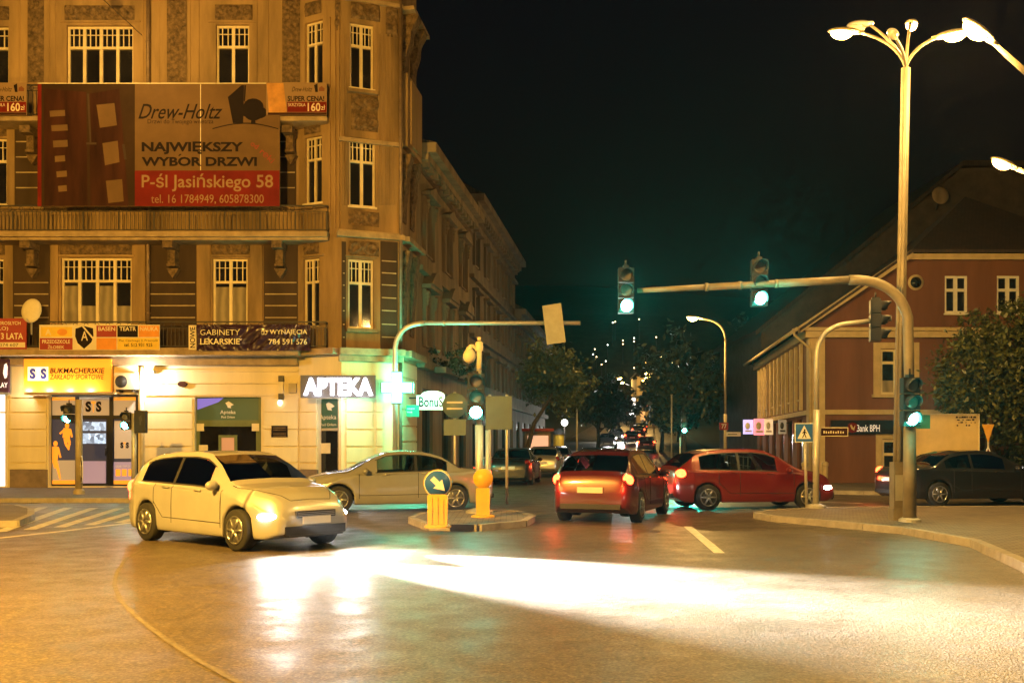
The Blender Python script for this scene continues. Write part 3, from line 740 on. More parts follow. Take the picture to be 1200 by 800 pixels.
for q in ([(113,123),(134,121),(137,147),(117,150)], [(120,168),(138,165),(140,190),(123,194)], [(124,212),(143,210),(145,236),(127,238)]): m.fprism_px(FA, q, D1+.010, D1+.012)
build_each(m, 'printed_glass', M_BEIGE, t)
m = MB(); m.fprism_px(FA, [(102,110),(104.5,110),(107,168),(105,168)], D1+.0125, D1+.014); m.fprism_px(FA, [(101,167),(113,167),(113,169.5),(101,169.5)], D1+.0145, D1+.016)
m.fprism_px(FA, [(143,169),(146,169),(148.5,187),(145.5,187)], D1+.0125, D1+.014); m.build('printed_handle', M_BROWN, t)
ppx(t, 'red_edge', M_DRED, FA, D1+.012, (44, 98.5, 48.5, 241.5))
ppx(t, 'red_field', M_DRED, FA, D1+.012, (158, 200, 327.6, 241.6))
m = MB(); m.tpx(FA, 'Drew-Holtz', 162, 122, 261, 139.5, D1+.006, shear=.42, bold=.006); m.tpx(FA, 'Drzwi do Twojego wnętrza', 173, 139.8, 250, 146.5, D1+.0075, bold=-.004)
m.tpx(FA, 'NAJWIĘKSZY', 166, 166, 285, 181, D1+.006, bold=.035); m.tpx(FA, 'WYBOR DRZWI', 166, 184, 301, 194.8, D1+.0075, bold=.035); m.fprism_px(FA, [(208.6,182.9),(210.6,180.6),(213,180.6),(210.4,182.9)], D1+.001, D1+.0075)
m.fprism_px(FA, [(267,114),(283,100),(286,100),(285,144.5),(273,144.5)], D1+.001, D1+.006); m.fprism_px(FA, [(286.5,100),(288.3,100),(287,120),(285.8,118)], D1+.001, D1+.0065)
for x, y, rx in ((297, 125, 12), (290, 131, 8), (304, 132, 9), (297, 133, 11)):
    c = FA.uv(x, y, D1); m.fprism(FA, [(c[0]+rx*.028*math.cos(q), c[1]+rx*.022*math.sin(q)) for q in np.linspace(0, 6.28, 16)[:-1]], D1+.001, D1+.006+rx*.0001)
m.fprism_px(FA, [(295.5,136),(298.5,136),(299.5,144.5),(294,144.5)], D1+.001, D1+.0075)
ac = [(249+i*4.05, 152-8*math.sin(math.pi*(.06+.88*i/19))) for i in range(20)]
for i in range(19): m.fprism_px(FA, [ac[i], ac[i+1], (ac[i+1][0], ac[i+1][1]+1.1), (ac[i][0], ac[i][1]+1.1)], D1+.001, D1+.008)
m.build('lettering', M_INK, t)
m = MB(); m.tpx(FA, 'P-śl Jasińskiego 58', 166, 203.5, 320, 224.5, D1+.014, bold=.012); m.tpx(FA, 'tel. 16 1784949, 605878300', 177, 228, 309, 239.5, D1+.014); m.build('lettering', M_BEIGET, t)
m = MB(); m.tpx(FA, 'od', 294, 167, 303, 173, D1+.006, ang=-.6); m.tpx(FA, 'ręki', 303, 179, 322, 188, D1+.006, ang=-.75); m.build('lettering', M_RED, t)
m = MB(); m.fpx(FA, 234.6, 99, 235.4, 199.5, D1, D1+.005); m.fpx(FA, 44, 97.2, 328, 98.3, D1-.05, D1+.006); m.build('seam', M_CREAMP, t)

def super_banner(x, label, fullname=True):
    t = sign('price_banner', label, 'banner', FA, x, 97, x+71, 135, D1+.02, .04, M_BEIGET, 'price banners beside the huge banner')
    d = D1+.02
    m = MB(); m.fprism_px(FA, [(x+.5,97.5),(x+20,97.5),(x+24,132),(x+3,132)], d, d+.004); m.build('wood_sample', mat('printed oak', (.50,.24,.05), .6, .3, 3), t)
    ppx(t, 'red_field', M_DRED, FA, d+.003, (x+24.5, 119.5, x+70.7, 131.5)); ppx(t, 'brown_strip', M_DOORP, FA, d+.003, (x+2, 132, x+70.7, 134.8))
    m = MB(); m.tpx(FA, 'Drew-Holtz', x+30, 102, x+54, 107.5, d+.004, shear=.4); m.tpx(FA, 'SUPER CENA!', x+25, 112.6, x+68, 118.8, d+.004, bold=.03)
    m.fprism_px(FA, [(x+56,100),(x+60,98),(x+60.5,108),(x+57.5,108)], d, d+.004); m.build('lettering', M_INK, t)
    m = MB(); m.fprism_px(FA, [(x+61.5,107),(x+62,103),(x+65,101),(x+68.5,104),(x+68,107)], d, d+.004); m.build('tree_emblem', mat('rust print', (.16,.05,.02), .6), t)
    m = MB(); m.tpx(FA, 'SKRZYDŁA', x+25.5, 121, x+46, 124.8, d+.005); m.tpx(FA, '160', x+48.5, 120.6, x+63.5, 130.6, d+.005, bold=.02); m.tpx(FA, 'zł', x+64.2, 123, x+69, 129, d+.005); m.build('lettering', M_CREAMP, t)
super_banner(312, 'orange and beige price banner at the upper balcony end next to the corner bay')
super_banner(-40, 'price banner cut by the left edge of the photo, on the upper balcony')

D2 = 1.0
t = sign('red_banner', 'red childcare banner with white capitals on the low balcony, left of the satellite dish', 'banner', FA, -60, 373, 31, 409, D2, .04, M_RED)
ppx(t, 'yellow_strip', M_CREAMP, FA, D2+.005, (-58, 401, 29.5, 407))
m = MB(); m.tpx(FA, 'DOROSŁYCH', -6, 376.5, 24, 380.5, D2+.004, bold=.01); m.tpx(FA, '(I LO)', -8, 382.5, 9.5, 388, D2+.004); m.tpx(FA, 'OD 3 LATA', -14, 390, 27, 397.5, D2+.004, bold=.02); m.build('lettering', M_CREAMP, t)
m = MB(); m.tpx(FA, 'tel. 01 074 607', -20, 402.2, 21.5, 405.8, D2+.008); m.build('lettering', M_INK, t)
t = sign('school_banner', 'long patchwork banner of yellow, red and black fields with a dark shield', 'banner', FA, 46, 380.5, 187, 410, D2, .04, M_CREAMP)
d = D2
ppx(t, 'yellow_field', M_YPRINT, FA, d+.005, (48, 383, 84.5, 394.5), (137.5, 396, 186.5, 409.5)); ppx(t, 'red_field', M_RED, FA, d+.005, (46.5, 396, 85, 409.5), (113, 381.5, 136.5, 394.8))
ppx(t, 'orange_field', M_ORANGE, FA, d+.005, (162.5, 381.5, 186.5, 394.8), (113, 396, 136.5, 409.5)); ppx(t, 'black_field', M_INK, FA, d+.005, (137.5, 381.5, 161.5, 394.8))
m = MB(); m.fprism_px(FA, [(88.5,385),(98,381.8),(109,384.5),(109.5,393),(107,401),(98.5,408.5),(91,402),(88,394)], d, d+.005); m.build('shield', M_INK, t)
m = MB(); m.tpx(FA, 'A', 95, 388, 103, 399, d+.007, bold=.01); m.fprism_px(FA, [(96,382.5),(98,382),(110,396),(109,398)], d+.0055, d+.0085)
m.tpx(FA, 'PRZEDSZKOLE', 49.5, 398, 82, 402.4, d+.007, bold=.015); m.tpx(FA, 'ŻŁOBEK', 56, 403.6, 75.5, 408.4, d+.007, bold=.015)
m.tpx(FA, 'BASEN', 115, 382.8, 135, 387.6, d+.007, bold=.02); m.tpx(FA, 'TEATR', 140, 382.8, 159.5, 387.6, d+.007, bold=.02); m.tpx(FA, 'NAUKA', 164, 382.8, 185, 387.6, d+.007, bold=.02); m.tpx(FA, 'A', 53, 385.5, 60, 392.5, d+.007, bold=.03)
m.build('lettering', M_CREAMP, t)
m = MB(); m.tpx(FA, 'Plac Czackiego 2, Przemyśl', 139.5, 397.4, 184.5, 400.8, d+.007); m.tpx(FA, 'tel. 512 931 925', 145.5, 402, 178.5, 406, d+.007, bold=.012); m.build('lettering', M_INK, t)
m = MB(); c = FA.uv(73, 389, d); m.fprism(FA, [(c[0]+.17*math.cos(q), c[1]+.11*math.sin(q)) for q in np.linspace(0, 6.28, 18)[:-1]], d, d+.007); m.build('emblem', M_ORANGE, t)

t = thing('surgery_banner', 'crumpled dark purple banner for doctors offices tied to the balcony above the pharmacy', 'banner', FA.P(FA.uv(300, 400, D2)[0], ZG+.22, D2))
u0, u1, v0, v1 = FA.rect(231, 380.5, 364, 411, D2)
nu, nv = 150, 26; P = np.empty((nv, nu, 3))
for j in range(nv):
    for i in range(nu):
        a, b = i/(nu-1), j/(nv-1)
        f = .045*math.sin(20*a+5*b)*math.sin(5*a-4*b+.6)+.03*math.sin(47*a-13*b)*math.sin(3.1*b)+.02*math.sin(80*a+21*b*math.sin(7*a))
        p = FA.P(u0+a*(u1-u0), v0+b*(v1-v0), D2+.06+f); P[j, i] = p
m = MB(); m.grid(P); bb = m.build('sheet', mat('purple vinyl', (.035, .014, .03), .22, .3, 3, coat=.4), t)
m = MB(); dl = D2+.15; m.tpx(FA, 'GABINETY', 234.5, 386, 281, 392.5, dl, bold=-.004); m.tpx(FA, 'LEKARSKIE', 234.5, 396.5, 281, 403.5, dl, bold=.02); m.tpx(FA, 'DO', 306.5, 387, 313, 392, dl); m.tpx(FA, 'WYNAJĘCIA', 316, 385.8, 360, 393, dl, bold=.012); m.tpx(FA, '784 591 576', 315, 397, 360, 403.5, dl, bold=.012); m.build('lettering', M_CREAMP, t)
m = MB(); m.fpx(FA, 221, 381, 230, 409.5, D2-.02, D2+.03); nb = m.build('side_plate', M_CREAMP, t)
m = MB(); m.tpx(FA, 'NOWE', 222.6, 383, 228.6, 407.5, D2+.034, rotv=True, bold=.015); m.build('lettering', M_INK, nb)

t = thing('satellite_dish', 'pale oval satellite dish on the balcony between the two left banners', 'satellite dish', at(37, 379, 32.9))
c = at(37, 364, 32.85); m = MB(); rot = Matrix.Rotation(R(78), 3, 'X') @ Matrix.Rotation(R(0), 3, 'Z'); m.ell(c, (.33, .42, .12), 22, 6, rot, 0, 90); m.build('dish', M_CREAMP, t)
m = MB(); m.tube([at(37, 364, 32.95), at(37, 372, 33.0), at(37, 392, 33.0)], .03); m.tube([at(34, 378, 32.8), at(31, 373, 32.4)], .015); m.build('mount', M_STEEL, t)

t = sign('betting_shop_sign', 'glowing orange sign of the betting shop over its dark glass front', 'sign', FA, 28, 420.5, 130, 459, .42, .12, emit('backlit orange', (1, .38, .025), .45))
m = MB(); m.tpx(FA, 'BUKMACHERSKIE', 58.5, 431, 122.5, 437.3, .425, bold=.025, shear=.15); m.tpx(FA, 'ZAKŁADY SPORTOWE', 58.5, 438.6, 121.5, 444.4, .4265, bold=0, shear=.15); m.build('lettering', M_INK, t)
a, b_ = MB(), MB(); sts(a, b_, 34.5, 431.5, 54.5, 444, .43, FA); a.build('lettering', mat('sign violet blue', (.04, .05, .36), .4), t); b_.build('lettering', emit('white lit letter', (1, 1, 1), 1.2), t)
m = MB(); c = FA.rect(32.5, 429.5, 56.5, 446, .425); m.fbox(FA, c[0], c[1], c[2], c[3], .421, .4255); m.build('halo_plate', emit('white halo plate', (1, .8, .55), .9), t)
for px in (38, 62, 86, 110):
    p = FA.P(FA.uv(px, 459)[0], FA.uv(px, 459.5)[1]+.02, .62)
    light('sign_floodlight', 'POINT', p, 30, (1, .86, .62), t, .05)
m = MB(); m.fpx(FA, 28, 460.2, 134, 462, .3, .68); m.build('floodlight_shelf', M_TAN, t)
t = sign('shop_sign', 'dark violet vertical shop sign at the left edge above the cold lit window', 'sign', FA, -8, 420.5, 10, 459.5, .42, .1, mat('violet sign', (.045, .012, .05), .45))
m = MB(); m.tpx(FA, 'PLAY', -5, 448, 9, 454, .426, bold=.015); m.fprism_px(FA, [(5,427),(7.5,425.5),(9,430),(8,442),(5.5,443.5),(3.5,437)], .42, .426); m.build('lettering', emit('white lit print', (1, .9, .95), .8), t)
t = thing('air_conditioner', 'cream outdoor air conditioner box beside the orange betting shop sign', 'air conditioner', FA.P(FA.uv(146, 459, .3)[0], FA.uv(146, 458, .3)[1], 0))
m = MB(); m.fpx(FA, 134, 437, 158, 456, .12, .5); m.build('casing', M_CREAMP, t)
m = MB(); c = FA.P(*FA.uv(142, 447, .5), .5)
for k in range(6): m.tube([c+FA.u*(.034*k+.03)*math.cos(q)+FA.v*(.034*k+.03)*math.sin(q)+FA.n*.008 for q in np.linspace(0, 6.283, 21)], .009, 5, False)
m.build('fan_grille', M_DGREY, t)
m = MB(); m.cyl(c+FA.n*.003, FA.n, .2, .004, 24); m.build('fan_opening', M_DGREY, t)
m = MB(); m.fpx(FA, 136, 456, 138, 459, .02, .5); m.fpx(FA, 154, 456, 156, 459, .02, .5); m.build('bracket', M_IRON, t)
t = thing('floodlight', 'small white floodlight on the wall right of the cream downpipe', 'wall lamp', FA.P(*FA.uv(176, 437), .05))
m = MB(); m.fpx(FA, 174, 434, 180, 438, .1, .35); m.build('housing', M_CPIPE, t); m = MB(); m.fpx(FA, 174.5, 438.1, 179.5, 438.6, .12, .34); m.build('lens', emit('white lens', (1, .93, .85), 8), t)
light('floodlight_beam', 'POINT', FA.P(FA.uv(176, 444)[0], FA.uv(176, 443)[1], .55), 260, (1, .88, .74), t, .06)
t = thing('alarm_box', 'black and white alarm siren box above the small lamp, left of the pharmacy letters', 'alarm', FA.P(*FA.uv(329, 474), 0))
m = MB(); m.fpx(FA, 326, 440, 332, 447, 0, .16); m.fpx(FA, 326, 461, 332, 468, 0, .16); m.build('cap', M_BLACK, t); m = MB(); m.fpx(FA, 326.4, 447.1, 331.6, 460.9, 0, .15); m.build('body', M_CREAMP, t)
m = MB(); m.ell(FA.P(*FA.uv(329, 472), .12), (.08, .08, .1), 12, 8); m.build('lamp', emit('white globe', (1, .95, .8), 3), t)
solo((lambda m: (m.fpx(FA, 338, 449, 347, 460, 0, .14), m)[1])(MB()), 'junction_box', M_TAN, 'beige wall box between the alarm siren and the pharmacy letters', 'box', FA.P(*FA.uv(342, 460), 0))
solo((lambda m: (m.fprism(FA, [(FA.uv(214.5, 450)[0]+.16*math.cos(q), FA.uv(214.5, 450)[1]+.1*math.sin(q)) for q in np.linspace(0, 6.28, 13)[:-1]], 0, .1), m)[1])(MB()), 'wall_vent', M_DOORP, 'small brown vent on the cream wall above the pharmacy window', 'vent', FA.P(*FA.uv(214, 453), 0))
t = sign('plaque', 'small dark wall plaque right of the pharmacy window', 'plaque', FA, 318, 498.5, 337, 512, .075, .02, M_INK)
m = MB()
for y in (500.5, 503, 507.5, 510): m.fpx(FA, 320, y, 335, y+.9, .075, .079)
m.build('engraved_line', M_STUCCO, t)
# APTEKA neon letters
FN = flat(32.75)
t = sign('pharmacy_neon_sign', 'glowing white APTEKA neon letters on a dark board above the pharmacy door', 'neon sign', FN, 352, 439.5, 440, 466, .0, .1, M_DGREY)
m = MB(); m.tpx(FN, 'APTEKA', 355.5, 442.5, 437, 463, .06, bold=.05); m.build('neon_letters', emit('white neon', (.86, .86, 1), 9), t)
m = MB()
for x in (362, 430): m.fpx(FN, x, 445, x+2, 448, -.9 if x < 400 else -.5, -.1)
m.build('bracket', M_IRON, t)
for px in (372, 400, 426): light('neon_glow', 'POINT', FN.P(*FN.uv(px, 470), .35), 26, (.85, .86, 1), t, .1)
# green pharmacy cross
FG = flat(32.2)
t = thing('pharmacy_cross', 'glowing green pharmacy cross standing out at the corner of the tenement', 'neon cross', FG.P(*FG.uv(466, 478), -.3))
cx0, cz0 = FG.uv(465, 454)
def cross(mb, k, d0, d1):
    a, b = .17*k, .53*k; mb.fprism(FG, [(cx0+x, cz0+z) for x, z in ((-a,-b),(a,-b),(a,-a),(b,-a),(b,a),(a,a),(a,b),(-a,b),(-a,a),(-b,a),(-b,-a),(-a,-a))], d0, d1)
m = MB(); cross(m, 1.0, -.18, -.001); m.build('case', M_DGREY, t); m = MB(); cross(m, .93, 0, .02); m.build('lit_face', emit('green neon', (.12, 1, .48), 7), t)
m = MB(); m.tube([FG.P(cx0, cz0+.1, -.18), FG.P(cx0-.1, cz0+.1, -1.35)], .03); m.tube([FG.P(cx0, cz0-.3, -.18), FG.P(cx0-.1, cz0-.3, -1.35)], .03); m.build('bracket', M_IRON, t)
light('cross_glow', 'POINT', FG.P(cx0+.1, cz0, .45), 150, (.1, 1, .5), t, .3); light('cross_glow', 'POINT', FG.P(cx0+.5, cz0, -.5), 420, (.1, 1, .6), t, .2)
# ------------------------------------------------------------------ left side of the far street
def street_house(name, label, Y0_, Y1_, h, wmat, floors, cols, win_w, ground_h=4.2, ped=False, back=9, roof_h=2.5, side_mat=None):
    A, B = Vector((Lx(Y0_), Y0_, 0)), Vector((Lx(Y1_), Y1_, 0)); fr = Frame(A, B); base = hill(A.x, Y0_)
    t = thing(name, label, 'building', (A.x, Y0_, base))
    ops, gops = [], []; L = fr.L; fh = (h-1.0-ground_h)/floors
    for f in range(floors):
        for c in range(cols):
            uc = L*(c+.5)/cols; ops.append((uc-win_w/2, uc+win_w/2, base+ground_h+fh*f+.75, base+ground_h+fh*f+fh-.75))
    for c in range(cols):
        uc = L*(c+.5)/cols; gops.append((uc-win_w*.75, uc+win_w*.75, base+.5, base+ground_h-.9))
    m = MB(); wall(m, fr, 0, L, base-.5, base+h, ops+gops, .25)
    for u_, s_ in ((0, 1), (L, -1)):
        m.add([fr.P(u_, base-.5), fr.P(u_, base-.5, -back), fr.P(u_, base+h, -back), fr.P(u_, base+h)], [(0,1,2,3)])
    m.build('wall', wmat, t)
    for o in ops: window(t, fr, o, 2, fw=.06, upper_bars=0, depth=.16, mfr=M_GREYW)
    for o in gops:
        m = MB(); m.fbox(fr, o[0], o[1], o[2], o[3], -.24, -.2); w_ = m.build('shop_window', emit('warm shop glass', (1, .6, .28), .5, (.1, .08, .05)) if int(o[0]*10) % 3 == 1 and Y0_ > 40 else M_GLASS, t)
        m = MB(); m.fbox(fr, o[0], o[0]+.1, o[2], o[3], -.199, -.12); m.fbox(fr, o[1]-.1, o[1], o[2], o[3], -.199, -.12); m.fbox(fr, o[0]+.1, o[1]-.1, o[3]-.5, o[3], -.199, -.1); m.build('shop_frame', M_DGREY, w_)
    tr = MB()
    tr.fbox(fr, -.1, L+.05, base+h-.35, base+h, 0, .75); tr.fbox(fr, -.06, L, base+h-.6, base+h-.351, 0, .45); tr.fbox(fr, -.03, L, base+h-.85, base+h-.601, 0, .2)
    tr.fbox(fr, 0, L, base+ground_h-.2, base+ground_h+.1, 0, .3)
    for f in range(1, floors): tr.fbox(fr, 0, L, base+ground_h+fh*f-.12, base+ground_h+fh*f+.06, 0, .24)
    for k in range(int(L/.8)): tr.fbox(fr, k*.8+.1, k*.8+.4, base+h-.84, base+h-.61, .2, .42)
    tr.build('cornice', wmat, t)
    pd = MB(); pi = MB(); cp = MB()
    for i, o in enumerate(ops):
        a, b, c, d = o
        for e0, e1 in ((a-.28, a-.05), (b+.05, b+.28)): pi.fbox(fr, e0, e1, c-.1, d+.1, 0, .14)
        pd.fbox(fr, a-.35, b+.35, d+.12, d+.26, 0, .34)
        if ped and i < cols:
            n = 9; pts = [(a-.35+(b-a+.7)*k/n, d+.27+.55*math.sin(math.pi*k/n)) for k in range(n+1)]; pd.fprism(fr, pts, 0, .42)
        elif ped: pd.fprism(fr, [(a-.35, d+.27), (b+.35, d+.27), ((a+b)/2, d+.6)], 0, .34)
        if ped:
            for e0 in (a-.165, b+.165):
                for k in range(4): cp.ell(fr.P(e0, d-.05-.13*k, .16), (.12-.02*k, .12-.02*k, .1), 7, 5)
    build_each(pi, 'pilaster', wmat, t); build_each(pd, 'pediment', wmat, t)
    if cp.v: cp.build('capital', wmat, t)
    r = MB(); P = fr.P
    r.add([P(-.1, base+h, .75), P(L, base+h, .75), P(L, base+h+roof_h, -back*.5), P(-.1, base+h+roof_h, -back*.5), P(L, base+h, -back), P(-.1, base+h, -back)], [(0,1,2,3),(3,2,4,5),(0,3,5),(1,4,2)])
    r.build('roof', M_ROOF, t)
    return t, fr
tB2, FB2 = street_house('street_house', 'ornate old house with arched window pediments next to the corner tenement', 36.45, 48, 12.55, M_GREYW, 2, 3, 1.3, 4.6, True, 9, 1.5)
tB3, FB3 = street_house('street_house', 'dark tall street house with tall pilasters, second along the left pavement', 48.02, 66, 13.6, M_GREYW2, 3, 5, 1.2, 4.0, False, 10, 3)
tB4, FB4 = street_house('street_house', 'dim low street house farthest down the left pavement', 66.02, 88, 10.5, M_GREYW2, 2, 6, 1.2, 4.0, False, 10, 3)

# ------------------------------------------------------------------ right corner house
HA = Vector((11.37, 38, 0)); HB = Vector((26.4, 38, 0)); HC = Vector((Rx(55), 55, 0))
FH, FS = Frame(HA, HB), Frame(HC, HA)
hs = thing('gabled_house', 'terracotta corner house with cream trim, half-hipped gable and small cross windows', 'house', (18, 38, 0))
ze = 6.05
oph = [FH.rect(1107, 323, 1134, 367), FH.rect(1168, 323, 1195, 367), FH.rect(1229, 323, 1256, 367), FH.rect(1032, 409, 1068, 462), FH.rect(1034, 515, 1067, 560), FH.rect(1170, 409, 1206, 462)]
zf, xr = 8.85, 15.1
m = MB(); wall(m, FH, 0, FH.L, 0, ze, [o for o in oph if o[3] < ze], .16)
ug = xr-HA.x
wall(m, FH, ug, FH.L-ug, ze, zf, [o for o in oph if o[2] > ze], .16)
m.fprism(FH, [(0, ze), (ug, ze), (ug, zf)], -.3, 0); m.fprism(FH, [(FH.L, ze), (FH.L-ug, ze), (FH.L-ug, zf)], -.3, 0)
ops_s = [(FS.L-2.6-i*2.55-.5, FS.L-2.6-i*2.55+.5, 3.4, 5.4) for i in range(6)]
gop_s = [(FS.L-2.6-i*2.55-.7, FS.L-2.6-i*2.55+.7, .5, 2.6) for i in range(6)]
wall(m, FS, 0, FS.L, 0, ze, ops_s+gop_s, .16); m.build('wall', M_TERRA, hs)
for i, o in enumerate(oph): window(hs, FH, o, 2, fw=.09, depth=.08, upper_bars=0, transom=.62 if i != 3 else .7, curtain=.95 if i == 3 else 0, mfr=M_WHITE if i < 3 else M_CREAMP)
for o in ops_s: window(hs, FS, o, 2, fw=.09, depth=.06, upper_bars=0, mfr=M_TRIM)
for o in gop_s:
    m = MB(); m.fbox(FS, o[0], o[1], o[2], o[3], -.15, -.1); m.build('shop_window', M_GLASS, hs)
tr = MB()
tr.fbox(FH, -.25, FH.L+.2, ze-.42, ze-.05, 0, .22); tr.fbox(FH, -.32, FH.L+.3, ze-.18, ze-.051, .22, .34); tr.fbox(FS, 0, FS.L, ze-.42, ze-.05, 0, .22)
u0, u1, v0, v1 = oph[3]
for q in ((u0-.28, u0-.02, v0, v1+.25), (u1+.02, u1+.28, v0, v1+.25), (u0-.02, u1+.02, v1+.02, v1+.25)): tr.fbox(FH, *q, 0, .06)
tr.fbox(FH, u0-.34, u1+.34, v0-.12, v0-.001, 0, .16)
u0, u1, v0, v1 = oph[4]
for q in ((u0-.25, u0-.02, v0, v1+.25), (u1+.02, u1+.25, v0, v1+.25), (u0-.02, u1+.02, v1+.02, v1+.25)): tr.fbox(FH, *q, 0, .06)
tr.fbox(FH, -.03, .52, 0, ze-.421, 0, .08); tr.fbox(FS, FS.L-.5, FS.L+.03, 0, ze-.421, 0, .08)
tr.fbox(FH, .52, FH.L, 2.72, 2.9, 0, .09); tr.fbox(FS, 0, FS.L-.5, 2.72, 2.9, 0, .09)
for o in ops_s:
    for e0, e1 in ((o[0]-.3, o[0]-.02), (o[1]+.02, o[1]+.3)): tr.fbox(FS, e0, e1, 2.95, ze-.45, 0, .12)
tr.fbox(FH, ug-.1, FH.L-ug+.1, zf-.28, zf-.05, 0, .25)
tr.fprism(FH, [(-.5, ze-.3+.05), (-.5, ze+.0), (ug, zf+.08), (ug, zf-.2)], .05, .45)
tr.fprism(FH, [(FH.L+.5, ze-.25), (FH.L+.5, ze), (FH.L-ug, zf+.08), (FH.L-ug, zf-.2)], .05, .45)
tr.build('trim', M_TRIM, hs)
r = MB(); o = .48; y0 = 38-o; xm = (HA.x+HB.x)/2; zr = 11.9; rb = 3.6
def hx(x, y): return x+STX*(y-38)
E0, E1 = (HA.x-.55, y0, ze-.1), (xr-.05, y0, zf+.06); E2, E3 = (HB.x-ug+.05, y0, zf+.06), (HB.x+.55, y0, ze-.1)
Rg0 = (xm, 38+rb, zr); Rg1 = (hx(xm, 55), 55, zr); B0 = (hx(HA.x-.55, 55), 55, ze-.1); B1 = (hx(HB.x+.55, 55), 55, ze-.1)
r.add([E0, E1, E2, E3, Rg0, Rg1, B0, B1], [(0,1,4,5,6), (1,2,4), (2,3,7,5,4), (6,5,7)])
lo = [(p[0], p[1], p[2]-.12) for p in (E0, E1, E2, E3)]
r.add([E0, E1, E2, E3]+lo, [(0,4,5,1),(1,5,6,2),(2,6,7,3)]); r.build('roof', M_ROOF, hs)
m = MB(); c = FH.P(*FH.uv(1073, 331), 0); m.tube([c+FH.n*-.05, c+FH.n*.03], .3, 20); hw = m.build('round_window', M_TRIM, hs); m = MB(); m.tube([c+FH.n*.025, c+FH.n*.035], .21, 20); m.build('pane', M_GLASS, hw)
m = MB(); m.tube([FH.P(-.75, ze-.1, .3), FH.P(-.7, ze-.35, .3), FH.P(-.05, ze-.85, .12), FH.P(-.05, .2, .12)], .05); m.tube([FH.P(-.65, ze-.12, .45), FS.P(0, ze-.12, .7)], .07); m.build('gutter', M_TRIM, hs)
# the big dark building behind it
FK = flat(60); dk = thing('dark_building', 'big unlit dark building with a long sloping roof behind the terracotta house', 'building', (22, 60, 0))
pts = [FK.uv(x, y) for x, y in ((892, 560), (892, 388), (1126, 197), (1300, 195), (1300, 560))]
m = MB(); m.fprism(FK, pts, -12, 0); m.build('wall', M_GREYW3, dk)
m = MB(); a, b = FK.uv(884, 394), FK.uv(1126, 196); m.fprism(FK, [a, b, (b[0], b[1]+.3), (a[0], a[1]+.3)], -12.3, .4); c = FK.uv(1305, 194); m.fprism(FK, [b, (c[0], b[1]), (c[0], b[1]+.3), (b[0], b[1]+.3)], -12.3, .4); m.build('roof', M_ROOF, dk)
t = thing('satellite_dish', 'round grey satellite dish high on the dark building, above the terracotta roof', 'satellite dish', FK.P(*FK.uv(1097, 246), .1))
m = MB(); m.ell(FK.P(*FK.uv(1097, 232), .6), (.5, .55, .14), 20, 6, Matrix.Rotation(R(80), 3, 'X'), 0, 90); m.build('dish', M_GREYW, t); m = MB(); m.tube([FK.P(*FK.uv(1097, 236), .5), FK.P(*FK.uv(1097, 246), .0)], .05); m.build('mount', M_IRON, t)
# bank sign and little shop signs
t = sign('bank_sign', 'dark blue bank sign board on the terracotta house above its lower window', 'sign', FH, 974, 492, 1062, 508, .2, .1, mat('bank navy', (.012, .016, .04), .4))
m = MB(); m.tpx(FH, 'Bank BPH', 1004, 497.5, 1031, 505.5, .205, bold=.01); m.tpx(FH, 'Millennium', 1004, 494.2, 1012, 496, .205) if False else None; m.build('lettering', emit('dim white letter', (.9, .85, .8), .35), t)
m = MB(); c = FH.uv(997, 501); m.fprism(FH, [(c[0]+.2*math.cos(q), c[1]+.2*math.sin(q)) for q in np.linspace(0, 6.28, 18)[:-1]], .2, .206); lg = m.build('round_logo', M_DRED, t)
m = MB(); m.fprism(FH, [(c[0]-.1, c[1]+.09), (c[0]-.04, c[1]+.12), (c[0]+.02, c[1]-.02), (c[0]+.1, c[1]+.1), (c[0]+.06, c[1]-.12), (c[0]-.04, c[1]-.05)], .206, .21); m.build('logo_mark', M_TRIM, lg)
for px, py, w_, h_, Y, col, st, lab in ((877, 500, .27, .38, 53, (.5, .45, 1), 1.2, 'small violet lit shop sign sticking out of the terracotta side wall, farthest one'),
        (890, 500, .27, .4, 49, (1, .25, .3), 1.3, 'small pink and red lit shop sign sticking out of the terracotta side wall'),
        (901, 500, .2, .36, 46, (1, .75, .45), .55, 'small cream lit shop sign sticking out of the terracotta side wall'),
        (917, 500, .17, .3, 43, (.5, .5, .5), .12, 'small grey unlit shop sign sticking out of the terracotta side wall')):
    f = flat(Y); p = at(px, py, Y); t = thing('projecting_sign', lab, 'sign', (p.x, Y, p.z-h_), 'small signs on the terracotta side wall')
    m = MB(); m.box(p.x-w_, p.x+w_*.9, Y-.06, Y+.06, p.z-h_, p.z+h_); m.build('box', emit(lab[:18], col, st), t)  # every box glows by itself, the grey one only faintly
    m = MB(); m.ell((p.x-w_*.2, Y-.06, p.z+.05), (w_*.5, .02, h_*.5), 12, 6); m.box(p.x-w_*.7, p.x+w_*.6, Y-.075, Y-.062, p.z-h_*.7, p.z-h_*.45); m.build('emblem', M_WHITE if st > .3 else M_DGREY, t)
    m = MB(); m.tube([(p.x+w_*.8, Y, p.z+h_*.6), (Rx(Y)+.1, Y, p.z+h_*.6)], .03); m.build('bracket', M_IRON, t)

